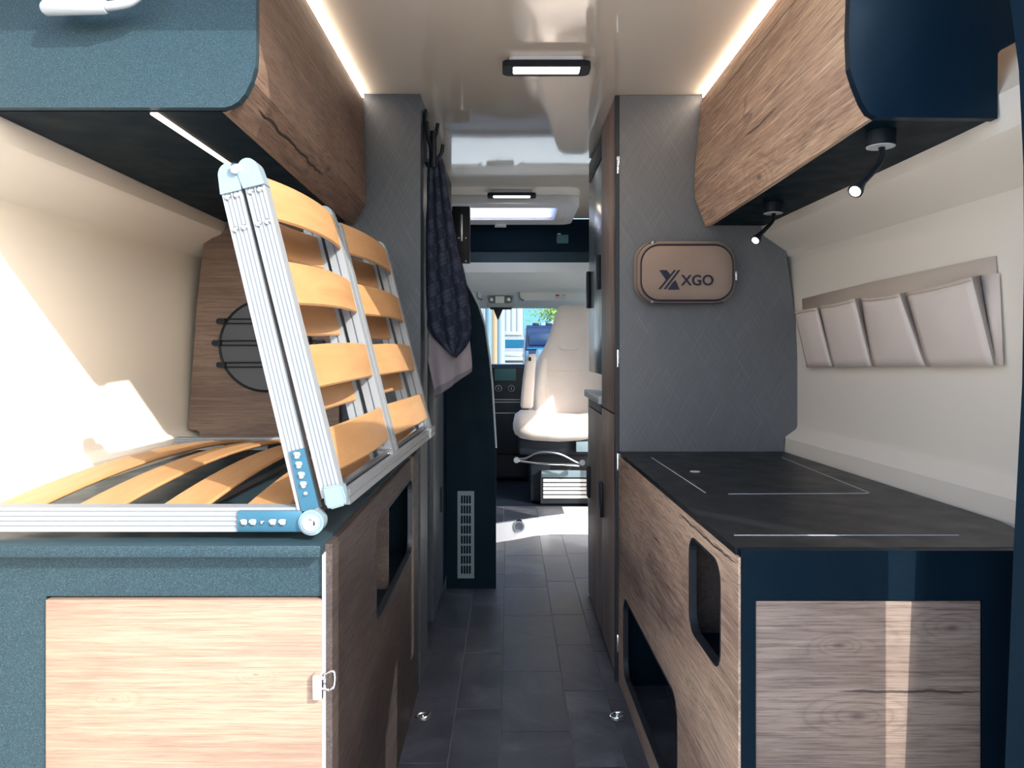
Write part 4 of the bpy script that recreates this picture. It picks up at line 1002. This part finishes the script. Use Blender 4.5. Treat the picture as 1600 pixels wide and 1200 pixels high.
# white hall with ribs
wh = empty('warehouse', 'white ribbed hall far beyond the windscreen', 'building', (-1, 62, 0))
box('wall', (-18, 62, -.1), (at(817, 0, 62).x, 70, 9), mat_plain('hall_white', (.24, .27, .30), .6), wh)
bm = bmesh.new()
for i in range(40): bm_box(bm, (-17+i*.45, 61.93, 0), (-16.88+i*.45, 62, 9))
o = link('wall_rib', bm, mat_plain('hall_white_rib', (.18, .21, .25), .6), wh); o['kind'] = 'stuff'
bh = empty('office_building', 'pale blue hall to the right of the white one', 'building', (6, 64, 0))
box('wall', (at(817, 0, 62).x+.05, 64, -.1), (22, 70, 7.5), mat_plain('hall_blue', s2l((70, 125, 155)), .5), bh)
for i in range(4): box('window', (2.6+i*2.4, 63.9, 2.2), (4.4+i*2.4, 64.0, 3.6), mat_plain('far_window', s2l((120, 170, 200)), .2), bh)
# posts
for px, Y, r_, h_, col_, lb in ((783, 16, .085, 5, (.17, .23, .28), 'thick pale grey post behind the windscreen'), (773, 18, .10, 5, (.24, .17, .10), 'tan wooden post left of the pale post'), (763.5, 15, .07, 5, (.08, .15, .20), 'bluish steel post beside the mirror')):
    q = at(px, 0, Y); bm = bmesh.new(); bm_tube(bm, [(q.x, Y, -.4), (q.x, Y, h_)], r_, 14); bm_tube(bm, [(q.x, Y, -.42), (q.x, Y, -.2)], r_*1.5, 14)
    tag(link('post', bm, mat_plain('post_paint', col_, .5), origin=(q.x, Y, -.2), smooth=.7), lb, 'post')
# tree
tr_ = empty('tree', 'bright green tree top beyond the parked blue van', 'tree', (3.0, 50, 0))
bm = bmesh.new(); bm_tube(bm, [(3.2, 50, 0), (3.25, 50, 3.2)], [.2, .12], 8); link('trunk', bm, mat_plain('bark', (.12, .09, .06), .8), tr_)
bm = bmesh.new(); rnd = random.Random(3)
for _ in range(1400):
    u, v, w = rnd.gauss(0, .75), rnd.gauss(0, .6), rnd.gauss(0, .42); c_ = Vector((3.25+u, 50+v, 3.6+w)); s_ = rnd.uniform(.06, .13)
    d_ = Vector((rnd.uniform(-1, 1), rnd.uniform(-1, 1), rnd.uniform(-1, 1))).normalized(); e_ = d_.orthogonal().normalized()
    bm.faces.new([bm.verts.new(c_+d_*s_), bm.verts.new(c_+e_*s_*.6), bm.verts.new(c_-d_*s_), bm.verts.new(c_-e_*s_*.6)])
o = link('foliage', bm, mat_plain('leaf_green', s2l((110, 140, 65)), .6), tr_); o['kind'] = 'stuff'
def car(name, label, x, Y, w, h, L, col_, van):
    t = empty(name, label, 'van' if van else 'car', (x, Y, 0))
    paint = mat_plain(name+'_paint', col_, .25); hw = w/2
    if van == 'front':
        side = [(0, .35), (0, .95), (.12, 1.08), (.9, 1.25), (1.75, h-.12), (2.1, h), (L, h), (L, .35)]
    elif van == 'back':
        side = [(.0, .4), (0, 1.12), (.10, 1.25), (.28, h-.12), (.5, h), (L-1, h), (L, 1.2), (L, .4)]
    else:
        side = [(0, .35), (0, .75), (.2, .88), (1.1, 1.0), (1.9, h), (3.2, h), (L, .9), (L, .35)]
    rg_ = []
    for f_, ins in ((-1, .10), (-.93, .0), (.93, .0), (1, .10)):
        rg_.append([Vector((x+f_*hw*(1-.10*max(0, (z-1.1)/max(.1, h-1.1))), Y+y_*(1)+ins*(0 if y_ > 1 else .5), z)) for y_, z in side])
    loft('body', rg_, paint, t, smooth=.5)
    gl = M['tint']; dg = mat_plain('car_glass_dark', s2l((15, 75, 100)), .3)
    if van == 'front':
        pl_ = [(-.80, 1.33, 1.02), (.80, 1.33, 1.02), (.70, 1.90-.12, 1.72), (-.70, 1.90-.12, 1.72)]
        bm = bmesh.new(); v_ = [Vector((x+a*hw, Y+(z-1.25)/(h-.12-1.25)*.85+.88-.02, z)) for a, z in ((-.82, 1.3), (.82, 1.3), (.70, h-.2), (-.70, h-.2))]
        bm_loft(bm, [v_, [p+Vector((0, -.02, .01)) for p in v_]]); link('windscreen', bm, dg, t)
        box('grille', (x-hw*.5, Y-.015, .80), (x+hw*.5, Y+.01, .92), M['dkchrome'], t, bev=.004)
        box('bumper_intake', (x-hw*.8, Y-.015, .48), (x+hw*.8, Y+.01, .60), M['cab_black'], t, bev=.004)
        for s_ in (-1, 1): box('headlight', (x+s_*hw*.74-.16, Y-.02, .78), (x+s_*hw*.74+.16, Y+.02, .95), M['tint'], t, bev=.02)
        box('roof_box', (x-hw*.6, Y+2.2, h+.06), (x+hw*.6, Y+3.8, h+.3), paint, t, bev=.05)
    elif van == 'back':
        box('rear_window', (x-hw*.78, Y+.06, 1.30), (x+hw*.78, Y+.16, h-.3), mat_plain('blue_glass', s2l((6, 40, 75)), .3), t, bev=.03)
        box('trim_bar', (x-hw*.9, Y-.03, 1.16), (x+hw*.9, Y+.05, 1.21), mat_plain('blue_bar', s2l((30, 95, 130)), .3), t, bev=.01)
        box('bumper', (x-hw*.98, Y-.08, .42), (x+hw*.98, Y+.05, .64), M['cab_black'], t, bev=.03)
        for s_ in (-1, 1): box('tail_light', (x+s_*hw*.9-.05, Y-.03, .8), (x+s_*hw*.9+.05, Y+.05, 1.1), mat_plain('tail_lens', (.02, .10, .20), .3), t, bev=.01)
        for s_ in (-.4, .3): box('roof_fitting', (x+s_*hw-.12, Y+.6, h), (x+s_*hw+.12, Y+.9, h+.09), M['cab_black'], t, bev=.02)
    for s_ in (-1, 1):
        for yy in (.85, L-.85):
            disc('wheel', (x+s_*(hw-.16), Y+yy, .33), .33, s_*.17, 'x', M['rubber'], t, n=20)
    return t
car('parked_van', 'white parked van facing the windscreen, right of the posts', at(801, 0, 42).x, 42, 1.9, 1.95, 4.9, (.24, .26, .28), 'front')
car('parked_van', 'dark blue parked van seen left of the seat headrest', at(845, 0, 27).x+.12, 27, 1.35, 2.02, 4.4, s2l((3, 32, 70)), 'back')
car('parked_car', 'light blue car bonnet low beside the blue van', at(884, 0, 20).x, 20, 1.35, 1.14, 4.2, s2l((25, 85, 120)), None)
